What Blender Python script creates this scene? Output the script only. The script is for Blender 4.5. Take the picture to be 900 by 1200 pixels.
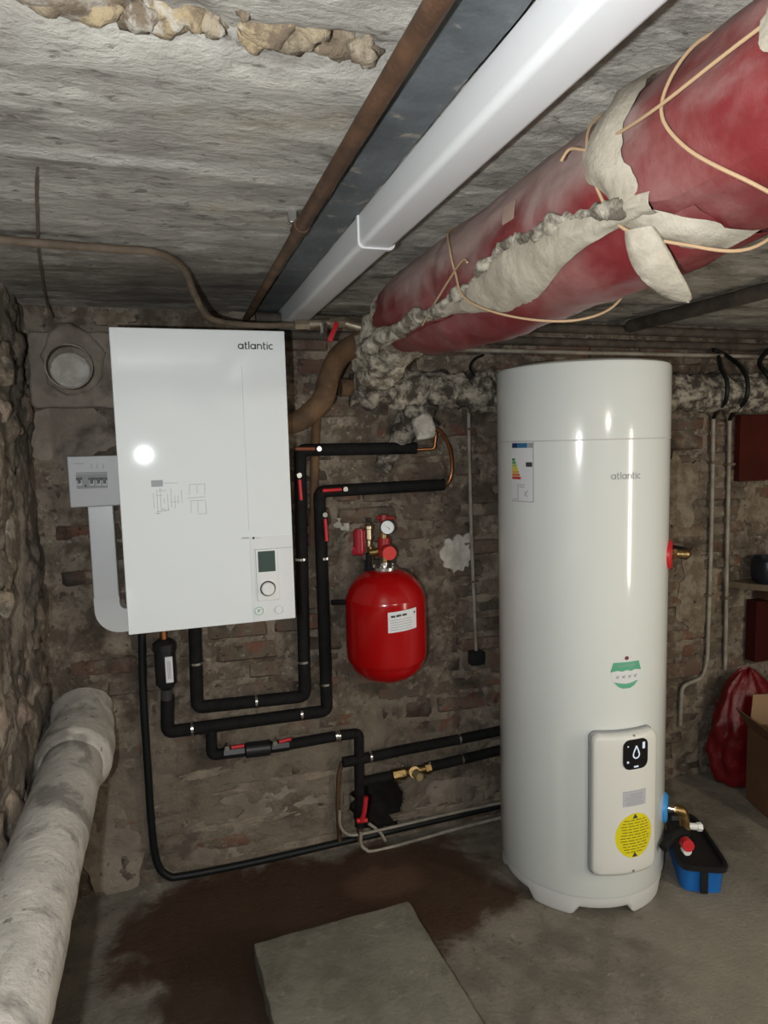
import bpy, bmesh, math, random
from mathutils import Vector, Matrix, noise as mn
random.seed(7)
for o in list(bpy.data.objects): bpy.data.objects.remove(o)
SC = bpy.context.scene
COL = SC.collection

# ------------------------------------------------------------------ camera
FPX, CAM_H = 800.0, 1.505
up = Vector((-200, 7800, 800)).normalized()
dp = Vector((-255, 75, -800)); dp = (dp - up * dp.dot(up)).normalized()
rt = dp.cross(up)
RW = Matrix((rt, dp, up))                      # world axes seen from the camera frame
cd = bpy.data.cameras.new('camera'); cam = bpy.data.objects.new('camera', cd); COL.objects.link(cam)
cd.sensor_fit = 'VERTICAL'; cd.sensor_height = 24.0; cd.lens = 24.0 * FPX / 1200.0; cd.clip_start = 0.02
cam.matrix_world = Matrix.Translation((0, 0, CAM_H)) @ RW.to_4x4()
SC.camera = cam

# ------------------------------------------------------------------ world, lamps, exposure
w = bpy.data.worlds.new('world'); SC.world = w; w.use_nodes = True
w.node_tree.nodes['Background'].inputs[0].default_value = (0.9, 0.95, 1.0, 1)
w.node_tree.nodes['Background'].inputs[1].default_value = 0.02
def lamp(name, kind, loc, power, color, target=None, size=None, sy=None):
    l = bpy.data.lights.new(name, kind); o = bpy.data.objects.new(name, l); COL.objects.link(o)
    o.location = loc; l.energy = power; l.color = color
    if kind == 'AREA':
        l.shape = 'RECTANGLE'; l.size = size; l.size_y = sy
        o.rotation_euler = (Vector(target) - Vector(loc)).to_track_quat('-Z', 'Y').to_euler()
    else: l.shadow_soft_size = size
    return o
lamp('phone_torch_light', 'POINT', (-0.116, 0.0, 1.471), 30.0, (0.93, 0.97, 1.0), size=0.014)
lamp('ceiling_bulb_light', 'POINT', (1.25, -1.0, 1.80), 20.0, (1.0, 0.93, 0.80), size=0.05)
lamp('side_room_tube_light', 'AREA', (2.25, 0.15, 1.05), 6.5, (1.0, 0.90, 0.74), (1.35, 1.7, 0.7), 0.09, 1.1)
SC.view_settings.view_transform = 'Standard'; SC.view_settings.look = 'None'
SC.view_settings.exposure = 1.0; SC.view_settings.gamma = 1.0
SC.view_settings.use_curve_mapping = False

# ------------------------------------------------------------------ helpers
def at(x, y, Y):                                # the point of depth Y (distance along the room) seen at x, y
    v = RW @ Vector((x - 450, 600 - y, -FPX)); return Vector((0, 0, CAM_H)) + v * (Y / v.y)
def atz(x, y, Z):
    v = RW @ Vector((x - 450, 600 - y, -FPX)); return Vector((0, 0, CAM_H)) + v * ((Z - CAM_H) / v.z)
V = Vector
def fbm(p, s=1.0, o=4): return mn.fractal(V(p) * s, 1.0, 2.0, o)
class MB:
    def __init__(s): s.v = []; s.f = []; s.wn = False
    def add(s, vs, fs):
        b = len(s.v); s.v += [tuple(v) for v in vs]; s.f += [tuple(b + i for i in f) for f in fs]; return s
    def box(s, a, b):
        x0, y0, z0 = a; x1, y1, z1 = b
        return s.add([(x0,y0,z0),(x1,y0,z0),(x1,y1,z0),(x0,y1,z0),(x0,y0,z1),(x1,y0,z1),(x1,y1,z1),(x0,y1,z1)],
                     [(0,3,2,1),(4,5,6,7),(0,1,5,4),(1,2,6,5),(2,3,7,6),(3,0,4,7)])
    def rbox(s, a, b, r=.005, seg=3, M=None):
        bm = bmesh.new(); bmesh.ops.create_cube(bm, size=1)
        c = [(a[i]+b[i])/2 for i in range(3)]; d = [abs(b[i]-a[i]) for i in range(3)]
        for v in bm.verts: v.co = V([c[i] + v.co[i]*d[i] for i in range(3)])
        bmesh.ops.bevel(bm, geom=list(bm.edges), offset=r, segments=seg, affect='EDGES', profile=.5, clamp_overlap=True)
        bm.verts.index_update()
        vs = [M @ v.co if M else v.co.copy() for v in bm.verts]; fs = [[v.index for v in f.verts] for f in bm.faces]
        bm.free(); s.wn = True; return s.add(vs, fs)
    def tube(s, pts, r, seg=14, caps=True, rf=None, jit=0, js=30):
        pts = [V(p) for p in pts]; n = len(pts)
        t0 = (pts[1]-pts[0]).normalized(); a = V((0,0,1)) if abs(t0.z) < .9 else V((1,0,0))
        nx = t0.cross(a).normalized(); vs = []; prev = t0
        for i, p in enumerate(pts):
            t = ((pts[min(i+1,n-1)]-p).normalized() + (p-pts[max(i-1,0)]).normalized())
            t = t.normalized() if t.length > 1e-6 else prev
            nx = prev.rotation_difference(t) @ nx; nx = (nx - t*nx.dot(t)).normalized(); ny = t.cross(nx); prev = t
            ri = rf(i/(n-1)) if rf else r
            for k in range(seg):
                th = 2*math.pi*k/seg; dd = nx*math.cos(th)+ny*math.sin(th); q = p + dd*ri
                if jit: q = p + dd*(ri + jit*fbm(q, js))
                vs.append(q)
        fs = [(i*seg+k, i*seg+(k+1)%seg, (i+1)*seg+(k+1)%seg, (i+1)*seg+k) for i in range(n-1) for k in range(seg)]
        if caps:
            vs += [pts[0], pts[-1]]; c0 = n*seg
            fs += [(c0, (k+1)%seg, k) for k in range(seg)] + [(c0+1, (n-1)*seg+k, (n-1)*seg+(k+1)%seg) for k in range(seg)]
        return s.add(vs, fs)
    def lathe(s, prof, seg=32, M=None, caps=True):         # profile of (radius, height), about local Z
        vs = []; fs = []; n = len(prof)
        for r, z in prof:
            for k in range(seg):
                th = 2*math.pi*k/seg; q = V((r*math.cos(th), r*math.sin(th), z)); vs.append(M @ q if M else q)
        for i in range(n-1):
            for k in range(seg): fs.append((i*seg+k, i*seg+(k+1)%seg, (i+1)*seg+(k+1)%seg, (i+1)*seg+k))
        if caps and prof[0][0] > 1e-5: fs.append(tuple(reversed(range(seg))))
        if caps and prof[-1][0] > 1e-5: fs.append(tuple((n-1)*seg+k for k in range(seg)))
        return s.add(vs, fs)
    def plate(s, outline, t, fn, bev=0.0, rings=1):   # star-shaped outline, mapped by fn(u, v, height)
        n = len(outline); cu = sum(p[0] for p in outline)/n; cv = sum(p[1] for p in outline)/n
        L = [(1.0, 0.0)] + ([(1.0, t-bev)] if bev else []) 
        ext = sum(math.hypot(p[0]-cu, p[1]-cv) for p in outline)/n
        if bev:
            for k in (1, 2, 3):
                a = k/3*math.pi/2; L.append((1 - bev*(1-math.cos(a))/ext, t-bev+bev*math.sin(a)))
        else: L.append((1.0, t))
        k0 = L[-1][0]; L += [(k0*(1-i/(rings+1)), t) for i in range(1, rings+1)]
        vs = [fn(cu+(p[0]-cu)*k, cv+(p[1]-cv)*k, h) for k, h in L for p in outline]
        m = len(L); fs = [(i*n+k, i*n+(k+1)%n, (i+1)*n+(k+1)%n, (i+1)*n+k) for i in range(m-1) for k in range(n)]
        vs.append(fn(cu, cv, t)); fs += [((m-1)*n+k, (m-1)*n+(k+1)%n, m*n) for k in range(n)]
        return s.add(vs, fs)
    def build(s, name, mt, parent=None, smooth=True, angle=40, fix=True):
        me = bpy.data.meshes.new(name); me.from_pydata(s.v, [], s.f); me.materials.append(mt)
        if fix:
            bm = bmesh.new(); bm.from_mesh(me); bmesh.ops.recalc_face_normals(bm, faces=bm.faces); bm.to_mesh(me); bm.free()
        if smooth:
            me.polygons.foreach_set('use_smooth', [True]*len(me.polygons)); me.set_sharp_from_angle(angle=math.radians(angle))
        o = bpy.data.objects.new(name, me); COL.objects.link(o)
        if s.wn and smooth: mo = o.modifiers.new('weighted_normal', 'WEIGHTED_NORMAL'); mo.keep_sharp = True
        if parent: par(o, parent)
        return o
def par(o, p):
    base = p
    o.parent = p; loc = V((0,0,0))
    while base: loc += base.location; base = base.parent
    o.matrix_parent_inverse = Matrix.Translation(-loc) if p.parent is None else Matrix.Identity(4)
def tag(o, label, cat, group=None):
    o['label'] = label; o['category'] = cat
    if group: o['group'] = group
    return o
def thing(name, loc, label, cat, group=None):
    o = bpy.data.objects.new(name, None); COL.objects.link(o); o.location = loc; o.empty_display_size = .05
    return tag(o, label, cat, group)
def sub(o, parent_part):                        # sub-part of a part whose mesh sits in world coordinates
    o.parent = parent_part; o.matrix_parent_inverse = Matrix.Identity(4); return o
def fillet(pts, r, n=6):
    pts = [V(p) for p in pts]; out = [pts[0]]
    for i in range(1, len(pts)-1):
        p = pts[i]; a = pts[i-1]-p; b = pts[i+1]-p; d = min(r, a.length*.48, b.length*.48)
        A = p + a.normalized()*d; B = p + b.normalized()*d
        for k in range(n+1):
            t = k/n; out.append(A*(1-t)**2 + p*2*t*(1-t) + B*t*t)
    out.append(pts[-1]); return out
def spline(pts, n=8):                            # Catmull-Rom through the points
    P = [V(p) for p in pts]; P = [P[0]*2-P[1]] + P + [P[-1]*2-P[-2]]; out = []
    for i in range(1, len(P)-2):
        for k in range(n):
            t = k/n; a, b, c, d = P[i-1:i+3]
            out.append(.5*((2*b)+(c-a)*t+(2*a-5*b+4*c-d)*t*t+(3*b-a-3*c+d)*t**3))
    out.append(P[-2]); return out
def dense(pts, step):
    out = [V(pts[0])]
    for a, b in zip(pts, pts[1:]):
        a, b = V(a), V(b); n = max(1, int((b-a).length/step)); out += [a.lerp(b, k/n) for k in range(1, n+1)]
    return out
def rrect(u0, v0, u1, v1, r, n=5, sub_=6):
    out = []
    for cx, cy, a0 in ((u1-r, v1-r, 0), (u0+r, v1-r, 90), (u0+r, v0+r, 180), (u1-r, v0+r, 270)):
        for k in range(n+1):
            a = math.radians(a0 + 90*k/n); out.append((cx+r*math.cos(a), cy+r*math.sin(a)))
    res = []
    for i, p in enumerate(out):
        q = out[(i+1) % len(out)]; res.append(p); L = math.hypot(q[0]-p[0], q[1]-p[1])
        m = max(1, int(L/max(.004, (u1-u0)/sub_)));
        res += [(p[0]+(q[0]-p[0])*j/m, p[1]+(q[1]-p[1])*j/m) for j in range(1, m)]
    return res
def blob(cu, cv, ru, rv, n=40, rough=.25, sd=0):
    return [(cu+ru*math.cos(a)*(1+rough*fbm((math.cos(a)*1.3+sd, math.sin(a)*1.3, sd*1.7), 1.4)),
             cv+rv*math.sin(a)*(1+rough*fbm((math.cos(a)*1.3+sd, math.sin(a)*1.3, sd*1.7), 1.4)))
            for a in [2*math.pi*k/n for k in range(n)]]
def textmesh(txt, size, extr=.0004, spacing=1.0, font_scale_x=1.0):
    c = bpy.data.curves.new('lettering', 'FONT'); c.body = txt; c.size = size; c.extrude = extr
    c.space_character = spacing; c.resolution_u = 3; c.offset = size*.012
    o = bpy.data.objects.new('lettering', c); COL.objects.link(o)
    bpy.context.view_layer.update()
    me = bpy.data.meshes.new_from_object(o.evaluated_get(bpy.context.evaluated_depsgraph_get()))
    vs = [v.co.copy() for v in me.vertices]; fs = [tuple(p.vertices) for p in me.polygons]
    bpy.data.objects.remove(o); bpy.data.curves.remove(c); bpy.data.meshes.remove(me)
    for v in vs: v.x *= font_scale_x
    return vs, fs
def logo_segs(x, z, h):                          # rounded single-storey letters spelling atlantic
    sg = []; 
    def arc(cx, cz, r, a0, a1, n=12):
        for i in range(n):
            a = math.radians(a0+(a1-a0)*i/n); b = math.radians(a0+(a1-a0)*(i+1)/n); sg.append((cx+r*math.cos(a), cz+r*math.sin(a), cx+r*math.cos(b), cz+r*math.sin(b)))
    for ch in 'atlantic':
        if ch == 'a': arc(x+.5*h, z+.5*h, .44*h, 0, 360); sg.append((x+.96*h, z, x+.96*h, z+h)); x += 1.26*h
        if ch == 't': sg.append((x+.16*h, z+.1*h, x+.16*h, z+1.35*h)); sg.append((x, z+.94*h, x+.5*h, z+.94*h)); arc(x+.42*h, z+.28*h, .26*h, 180, 280, 5); x += .72*h
        if ch == 'l': sg.append((x+.1*h, z, x+.1*h, z+1.45*h)); x += .38*h
        if ch == 'n': sg.append((x+.1*h, z, x+.1*h, z+h)); arc(x+.48*h, z+.56*h, .38*h, 180, 0, 8); sg.append((x+.86*h, z, x+.86*h, z+.58*h)); x += 1.14*h
        if ch == 'i': sg.append((x+.1*h, z, x+.1*h, z+h)); sg.append((x+.02*h, z+1.28*h, x+.18*h, z+1.28*h)); x += .38*h
        if ch == 'c': arc(x+.5*h, z+.5*h, .44*h, 50, 310, 10); x += 1.0*h
    return sg
def grid(us, vs, fn):
    m = MB(); n = len(vs)
    m.v = [tuple(fn(u, v)) for u in us for v in vs]
    m.f = [(i*n+j, (i+1)*n+j, (i+1)*n+j+1, i*n+j+1) for i in range(len(us)-1) for j in range(n-1)]
    return m
def arange(a, b, s): 
    n = max(1, round((b-a)/s)); return [a+(b-a)*k/n for k in range(n+1)]
def rockmesh(name, sd, sub_=2, amp=.35):
    bm = bmesh.new(); bmesh.ops.create_icosphere(bm, subdivisions=sub_, radius=1)
    for v in bm.verts: v.co *= 1 + amp*fbm(v.co + V((sd*3.1, sd, 0)), 1.1, 3)
    me = bpy.data.meshes.new(name); bm.to_mesh(me); bm.free(); return me

# ------------------------------------------------------------------ materials
def mat(name, col, rough=.6, metal=0, col2=None, scale=8, detail=6, bump=0, bscale=40, spec=None, contrast=(.35,.65),
        rvar=0, emit=None, obj_rand=0, coat=0, patches=(), stretch=(1,1,1), rough_patch=None):
    m = bpy.data.materials.new(name); m.use_nodes = True; nt = m.node_tree; N = nt.nodes; L = nt.links
    b = N['Principled BSDF']; b.inputs['Roughness'].default_value = rough; b.inputs['Metallic'].default_value = metal
    if spec is not None: b.inputs['Specular IOR Level'].default_value = spec
    if coat: b.inputs['Coat Weight'].default_value = coat; b.inputs['Coat Roughness'].default_value = .08
    c = (*col, 1); b.inputs['Base Color'].default_value = c
    if emit: b.inputs['Emission Color'].default_value = (*emit[0], 1); b.inputs['Emission Strength'].default_value = emit[1]
    if not (col2 or bump or obj_rand or patches): return m
    geo = N.new('ShaderNodeNewGeometry'); mp = N.new('ShaderNodeMapping'); mp.inputs['Scale'].default_value = stretch
    L.new(geo.outputs['Position'], mp.inputs['Vector']); pos = mp.outputs[0]
    def nz(sc, det=6, ro=.6, dist=0):
        n = N.new('ShaderNodeTexNoise'); n.inputs['Scale'].default_value = sc; n.inputs['Detail'].default_value = det
        n.inputs['Roughness'].default_value = ro; n.inputs['Distortion'].default_value = dist; L.new(pos, n.inputs['Vector']); return n.outputs['Fac']
    def ramp(src, a, bb):
        r = N.new('ShaderNodeMapRange'); r.interpolation_type = 'SMOOTHSTEP'
        r.inputs['From Min'].default_value = a; r.inputs['From Max'].default_value = bb; L.new(src, r.inputs['Value']); return r.outputs[0]
    def mix(fac, A, B):
        x = N.new('ShaderNodeMix'); x.data_type = 'RGBA'; L.new(fac, x.inputs['Factor'])
        for i, q in ((6, A), (7, B)):
            if isinstance(q, tuple): x.inputs[i].default_value = q
            else: L.new(q, x.inputs[i])
        return x.outputs[2]
    def math_(op, A, B):
        x = N.new('ShaderNodeMath'); x.operation = op
        for i, q in enumerate((A, B)):
            if isinstance(q, (int, float)): x.inputs[i].default_value = q
            else: L.new(q, x.inputs[i])
        return x.outputs[0]
    cur = c
    if obj_rand and col2:
        oi = N.new('ShaderNodeObjectInfo'); cur = mix(oi.outputs['Random'], c, (*obj_rand, 1))
    if col2: cur = mix(ramp(nz(scale, detail, .65, .3), *contrast), cur, (*col2, 1))
    rcur = None
    for p in patches:     # dict: col, scale, lo, hi, and optional centre/radii that bound the patch
        f = nz(p['scale'], p.get('det', 7), .6, p.get('dist', .4))
        if 'c' in p:
            sv = N.new('ShaderNodeVectorMath'); sv.operation = 'SUBTRACT'; L.new(geo.outputs['Position'], sv.inputs[0]); sv.inputs[1].default_value = p['c']
            dv = N.new('ShaderNodeVectorMath'); dv.operation = 'DIVIDE'; L.new(sv.outputs[0], dv.inputs[0]); dv.inputs[1].default_value = p['r']
            ln = N.new('ShaderNodeVectorMath'); ln.operation = 'LENGTH'; L.new(dv.outputs[0], ln.inputs[0])
            s1 = math_('SUBTRACT', 1.0, ln.outputs['Value'])
            f = math_('ADD', math_('MULTIPLY', math_('SUBTRACT', f, .5), p.get('nz', 1.5)), s1)
        fac = ramp(f, p['lo'], p['hi'])
        if 'k' in p: fac = math_('MULTIPLY', fac, p['k'])
        if p.get('mul'):
            x = N.new('ShaderNodeMix'); x.data_type = 'RGBA'; x.blend_type = 'MULTIPLY'; L.new(fac, x.inputs['Factor'])
            if isinstance(cur, tuple): x.inputs[6].default_value = cur
            else: L.new(cur, x.inputs[6])
            x.inputs[7].default_value = (*p['col'], 1); cur = x.outputs[2]
        else: cur = mix(fac, cur, (*p['col'], 1))
        if 'rough' in p:
            x = N.new('ShaderNodeMix'); L.new(fac, x.inputs[0])
            if rcur is None: x.inputs[2].default_value = rough
            else: L.new(rcur, x.inputs[2])
            x.inputs[3].default_value = p['rough']; rcur = x.outputs[0]
    if rcur is not None: L.new(rcur, b.inputs['Roughness'])
    if not isinstance(cur, tuple): L.new(cur, b.inputs['Base Color'])
    if bump:
        bp = N.new('ShaderNodeBump'); bp.inputs['Strength'].default_value = bump; bp.inputs['Distance'].default_value = .01
        L.new(nz(bscale, 8, .65), bp.inputs['Height']); L.new(bp.outputs[0], b.inputs['Normal'])
    return m
M = {}
GRIME = dict(col=(.35,.32,.29), scale=2.6, lo=.42, hi=.62, mul=True)
M['concrete'] = mat('board_marked_concrete', (.30,.28,.245), .9, col2=(.50,.475,.42), scale=11, bump=.9, bscale=48, contrast=(.3,.72), stretch=(.75,1.35,1), patches=(
    dict(col=(.10,.085,.07), scale=38, lo=.58, hi=.68, k=.75), dict(col=(.40,.33,.24), scale=3.5, lo=.56, hi=.70, k=.5),
    dict(col=(.075,.06,.048), scale=5, lo=.52, hi=.70, k=.8),
    dict(col=(.52,.50,.45), scale=16, lo=.60, hi=.74, k=.7),
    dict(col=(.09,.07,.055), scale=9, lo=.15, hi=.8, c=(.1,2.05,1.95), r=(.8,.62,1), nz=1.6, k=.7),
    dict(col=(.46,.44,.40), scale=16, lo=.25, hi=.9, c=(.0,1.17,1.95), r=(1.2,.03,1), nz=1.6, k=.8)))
M['floor'] = mat('worn_concrete_floor', (.14,.124,.098), .85, col2=(.225,.20,.16), scale=7, bump=.55, bscale=75, contrast=(.38,.64), patches=(
    dict(col=(.085,.072,.055), scale=40, lo=.58, hi=.68, k=.6), dict(col=(.26,.235,.185), scale=2.2, lo=.1, hi=.7, c=(1.6,1.45,0), r=(.7,.6,1), nz=1.4, k=.7),
    dict(col=(.42,.38,.31), scale=22, lo=.60, hi=.76, k=.5),
    dict(col=(.055,.027,.015), scale=3.2, lo=.0, hi=.22, c=(.42,2.06,0), r=(.72,.36,1), nz=1.3, k=.93, rough=.42),
    dict(col=(.045,.025,.015), scale=3.4, lo=.0, hi=.25, c=(.10,1.70,0), r=(.26,.40,1), nz=1.2, k=.93, rough=.42),
    dict(col=(.13,.075,.05), scale=7, lo=.1, hi=.6, c=(.62,2.12,0), r=(.22,.12,1), nz=1.2, k=.6)))
M['mortar'] = mat('old_lime_mortar', (.115,.088,.063), .95, col2=(.26,.215,.165), scale=14, bump=1, bscale=60, contrast=(.40,.60), patches=(
    dict(col=(.38,.33,.26), scale=32, lo=.59, hi=.68, k=.75), dict(col=(.035,.026,.02), scale=28, lo=.59, hi=.68, k=.8),
    dict(col=(.20,.165,.125), scale=6, lo=.0, hi=.4, c=(.25,2.37,.25), r=(.95,1,.42), nz=1.3, k=.8),
    dict(col=(.05,.036,.026), scale=4, lo=.50, hi=.68, k=.75)))
M['brick'] = mat('grimy_brick', (.15,.080,.055), .95, col2=(.125,.102,.078), scale=9, bump=.9, bscale=70, obj_rand=(.15,.112,.078), contrast=(.36,.58), patches=(
    dict(col=(.27,.225,.17), scale=11, lo=.50, hi=.68, k=.85),
    dict(col=(.19,.158,.122), scale=6, lo=.0, hi=.4, c=(.25,2.37,.16), r=(1.0,1,.40), nz=1.8, k=.8),
    dict(col=(.26,.21,.145), scale=9, lo=.1, hi=.7, c=(2.15,2.37,.95), r=(.55,1,.65), nz=2.2, k=.4), dict(col=(.19,.075,.045), scale=7, lo=.56, hi=.62, k=.7), dict(col=(.36,.31,.24), scale=34, lo=.60, hi=.70, k=.7), dict(col=(.03,.022,.016), scale=30, lo=.60, hi=.68, k=.8),
    dict(col=(.035,.026,.02), scale=4.5, lo=.53, hi=.68, k=.8)))
M['plaster'] = mat('flaky_lime_plaster', (.27,.225,.165), .95, col2=(.16,.125,.085), scale=17, contrast=(.4,.6), bump=.7, bscale=70, patches=(dict(col=(.10,.07,.045), scale=8, lo=.55, hi=.7, k=.8),))
M['mortar_ridge'] = mat('pale_mortar_ridge', (.30,.25,.19), .95, col2=(.20,.16,.12), scale=18, bump=.9, bscale=60)
M['white_plaster'] = mat('white_filler_plaster', (.62,.59,.53), .9, col2=(.45,.41,.35), scale=20, bump=.8, bscale=60)
M['cement'] = mat('cement_render', (.20,.165,.13), .95, col2=(.30,.255,.205), scale=8, bump=.6, bscale=60, patches=(dict(col=(.05,.036,.026), scale=5, lo=.52, hi=.68, k=.75),))
M['rubble'] = mat('rubble_stone', (.36,.29,.19), .95, col2=(.15,.12,.09), scale=10, bump=1, bscale=50, obj_rand=(.34,.25,.21), contrast=(.40,.55), patches=(dict(col=(.42,.38,.30), scale=13, lo=.55, hi=.64, k=.8), dict(col=(.07,.058,.048), scale=6, lo=.50, hi=.62, k=.8),))
M['ochre_stone'] = mat('ochre_aggregate', (.42,.32,.18), .95, col2=(.20,.15,.10), scale=30, bump=1, bscale=60, obj_rand=(.36,.32,.26), contrast=(.42,.58), patches=(dict(col=(.55,.52,.46), scale=26, lo=.56, hi=.64, k=.7),))
M['leftmortar'] = mat('left_wall_mortar', (.10,.085,.065), .95, col2=(.25,.21,.165), scale=11, contrast=(.42,.6), bump=.9, bscale=50)
M['plain'] = mat('dull_basement_plaster', (.22,.19,.155), .95, col2=(.13,.11,.09), scale=4)
M['white_enamel'] = mat('white_enamel_steel', (.76,.80,.78), .14, coat=.3)
M['white_panel'] = mat('white_gloss_panel', (.78,.815,.82), .04)
M['white_plastic'] = mat('white_plastic', (.74,.75,.74), .38)
M['offwhite'] = mat('off_white_plastic', (.76,.765,.725), .42)
M['pvc'] = mat('white_pvc', (.72,.73,.73), .32)
M['greybox'] = mat('light_grey_plastic', (.56,.56,.56), .45)
M['dark'] = mat('black_plastic', (.012,.012,.014), .4)
M['gloss_black'] = mat('black_glass', (.006,.006,.008), .08)
M['foam'] = mat('black_foam_lagging', (.005,.005,.005), .8, col2=(.010,.010,.010), scale=30, bump=.3, bscale=160, spec=.25)
M['cable'] = mat('black_cable_sheath', (.006,.008,.008), .5, spec=.3)
M['red'] = mat('red_gloss_paint', (.38,.002,.003), .2, coat=.1)
M['redplastic'] = mat('red_plastic', (.55,.02,.03), .4)
M['darkred'] = mat('dark_red_board', (.075,.010,.005), .8, col2=(.05,.008,.004), scale=6, spec=.2)
M['pvcred'] = mat('maroon_pvc_sheet', (.17,.020,.022), .40, col2=(.26,.12,.11), scale=5, contrast=(.45,.75), bump=.35, bscale=14, patches=(
    dict(col=(.36,.28,.25), scale=7, lo=-.1, hi=.6, c=(.54,1.18,1.895), r=(.16,.62,.105), nz=1.9, k=.8, rough=.75),))
M['wool'] = mat('dirty_glass_wool', (.50,.46,.37), .95, col2=(.14,.115,.085), scale=26, bump=1, bscale=60, contrast=(.38,.62))
M['wool_dark'] = mat('grimy_glass_wool', (.42,.38,.31), .95, col2=(.055,.045,.035), scale=24, bump=1, bscale=55, contrast=(.36,.60))
M['lining'] = mat('cream_lining', (.46,.415,.33), .85, col2=(.32,.28,.215), scale=12, bump=.5, bscale=40)
M['cord'] = mat('tan_cord', (.42,.28,.16), .8)
M['rust'] = mat('rusty_steel', (.10,.050,.024), .6, col2=(.055,.027,.014), scale=18, bump=.4, bscale=70)
M['rustdust'] = mat('dusty_rusty_steel', (.155,.085,.04), .8, col2=(.075,.043,.022), scale=14, bump=.5, bscale=50)
M['greysteel'] = mat('blue_grey_painted_steel', (.125,.14,.15), .5, col2=(.075,.085,.09), scale=9, bump=.4, bscale=50, patches=(dict(col=(.32,.28,.22), scale=22, lo=.60, hi=.70, k=.8),))
M['oldpipe'] = mat('dusty_old_pipe', (.17,.125,.085), .8, col2=(.10,.072,.05), scale=16, bump=.4, bscale=60)
M['fibre'] = mat('fibre_cement', (.44,.41,.36), .9, col2=(.58,.54,.48), scale=8, bump=.5, bscale=60, patches=(
    dict(col=(.17,.155,.135), scale=6.5, lo=.50, hi=.63, k=.75), dict(col=(.10,.085,.07), scale=26, lo=.62, hi=.70, k=.8), dict(col=(.66,.61,.53), scale=15, lo=.58, hi=.70, k=.7)))
M['slab'] = mat('cast_concrete_slab', (.15,.14,.105), .9, col2=(.215,.20,.155), scale=9, bump=.5, bscale=70, patches=(dict(col=(.10,.09,.07), scale=6, lo=.52, hi=.66, k=.7), dict(col=(.30,.28,.22), scale=28, lo=.60, hi=.72, k=.6),))
M['brass'] = mat('brass', (.42,.30,.13), .42, 1, col2=(.22,.14,.06), scale=60)
M['copper'] = mat('copper', (.50,.22,.10), .38, 1)
M['chrome'] = mat('zinc_steel', (.75,.75,.74), .25, 1)
M['galv'] = mat('grey_conduit', (.34,.31,.26), .6, col2=(.22,.19,.15), scale=15)
M['cardboard'] = mat('cardboard', (.15,.075,.034), .85, col2=(.12,.06,.027), scale=5)
M['cardlight'] = mat('cardboard_inner', (.26,.165,.09), .85)
M['bag'] = mat('red_plastic_sack', (.13,.004,.007), .32, bump=.8, bscale=16)
M['blue'] = mat('blue_plastic', (.012,.16,.55), .4)
M['sky'] = mat('light_blue_plastic', (.05,.30,.70), .4)
M['yellow'] = mat('yellow_vinyl', (.80,.70,.01), .5)
M['green'] = mat('green_print', (.10,.40,.25), .5)
M['paper'] = mat('white_paper', (.72,.74,.76), .6)
M['greypaper'] = mat('grey_rating_label', (.50,.51,.56), .6)
M['print'] = mat('dark_print', (.05,.05,.055), .6)
M['greyprint'] = mat('grey_print', (.33,.34,.36), .6)
M['lcd'] = mat('grey_green_display', (.055,.085,.075), .25)
M['lcdlit'] = mat('lit_display_symbol', (.7,.8,1), .4, emit=((.75,.85,1), .12))
M['lblue'] = mat('label_blue', (.03,.16,.32), .5); M['lnavy'] = mat('label_navy', (.01,.04,.12), .5)
for nme, cc in (('e1',(.02,.25,.12)),('e2',(.10,.35,.10)),('e3',(.45,.55,.05)),('e4',(.70,.60,.03)),('e5',(.70,.40,.03)),('e6',(.65,.20,.03)),('e7',(.55,.04,.02))): M[nme] = mat('energy_'+nme, cc, .5)
M['hole_shade'] = mat('hole_shade_earth', (.018,.014,.011), .95, col2=(.035,.027,.02), scale=20)  # near-black earth tone, the darkness inside the hole is put into the colour
M['shelfwood'] = mat('old_shelf_board', (.16,.12,.075), .8, col2=(.09,.065,.04), scale=12)
M['pot'] = mat('dark_enamel_pot', (.01,.012,.018), .3)

# ------------------------------------------------------------------ the room shell
XL, XR, YB, YF, ZC = -.39, 4.3, 2.37, -2.6, 1.95
def struct(o): o['kind'] = 'structure'; return o
HOLE = at(442, 944, YB)
def holef(x, z):
    r = math.hypot((x-HOLE.x)/.118, (z-HOLE.z)/.122) + .22*fbm((x, 0, z), 14, 3); return max(0, min(1, (1.0-r)/.10))
def wall_y(x, z):
    y = YB - .003 + .008*fbm((x, 0, z), 6) + .006*fbm((x, 3, z), 26)
    cov = max(0, min(1, (.62 + .25*fbm((x, 9, z), 3) - z)/.25))*max(0, min(1, (1.25-x)/.25))
    y -= cov*(.007 + .006*fbm((x, 4, z), 9)); y += .02*holef(x, z)
    return y
us = [XL-.05] + arange(XL, HOLE.x-.16, .0125) + arange(HOLE.x-.156, HOLE.x+.156, .004) + arange(HOLE.x+.16, 2.75, .0125) + arange(2.9, XR+.05, .3); vs = arange(-.03, ZC+.05, .0125)
vh_ = arange(-.03, HOLE.z+.16, .004) + arange(HOLE.z+.164, ZC+.05, .0125)
gw = grid(us, vh_, lambda x, z: (x, wall_y(x, z), z))
gw.f = [f for f in gw.f if not all(holef(gw.v[i][0], gw.v[i][2]) > .5 for i in f)]
wb = struct(gw.build('wall_back', M['mortar'], angle=180, fix=False))
hp = MB(); hn = 36                                # earthy cavity behind the hole, coloured near-black to stand in for shade
for dy, k_ in ((.004, 1.12), (.06, 1.18), (.16, 1.10), (.26, .95), (.34, .6)):
    for i in range(hn):
        a_ = 2*math.pi*i/hn; q_ = V((HOLE.x+.120*k_*math.cos(a_), YB+dy, max(.004, HOLE.z+.126*k_*math.sin(a_)))); hp.v.append(q_ + V((.012*fbm(q_, 9), 0, .012*fbm(q_+V((3,0,0)), 9))))
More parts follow.
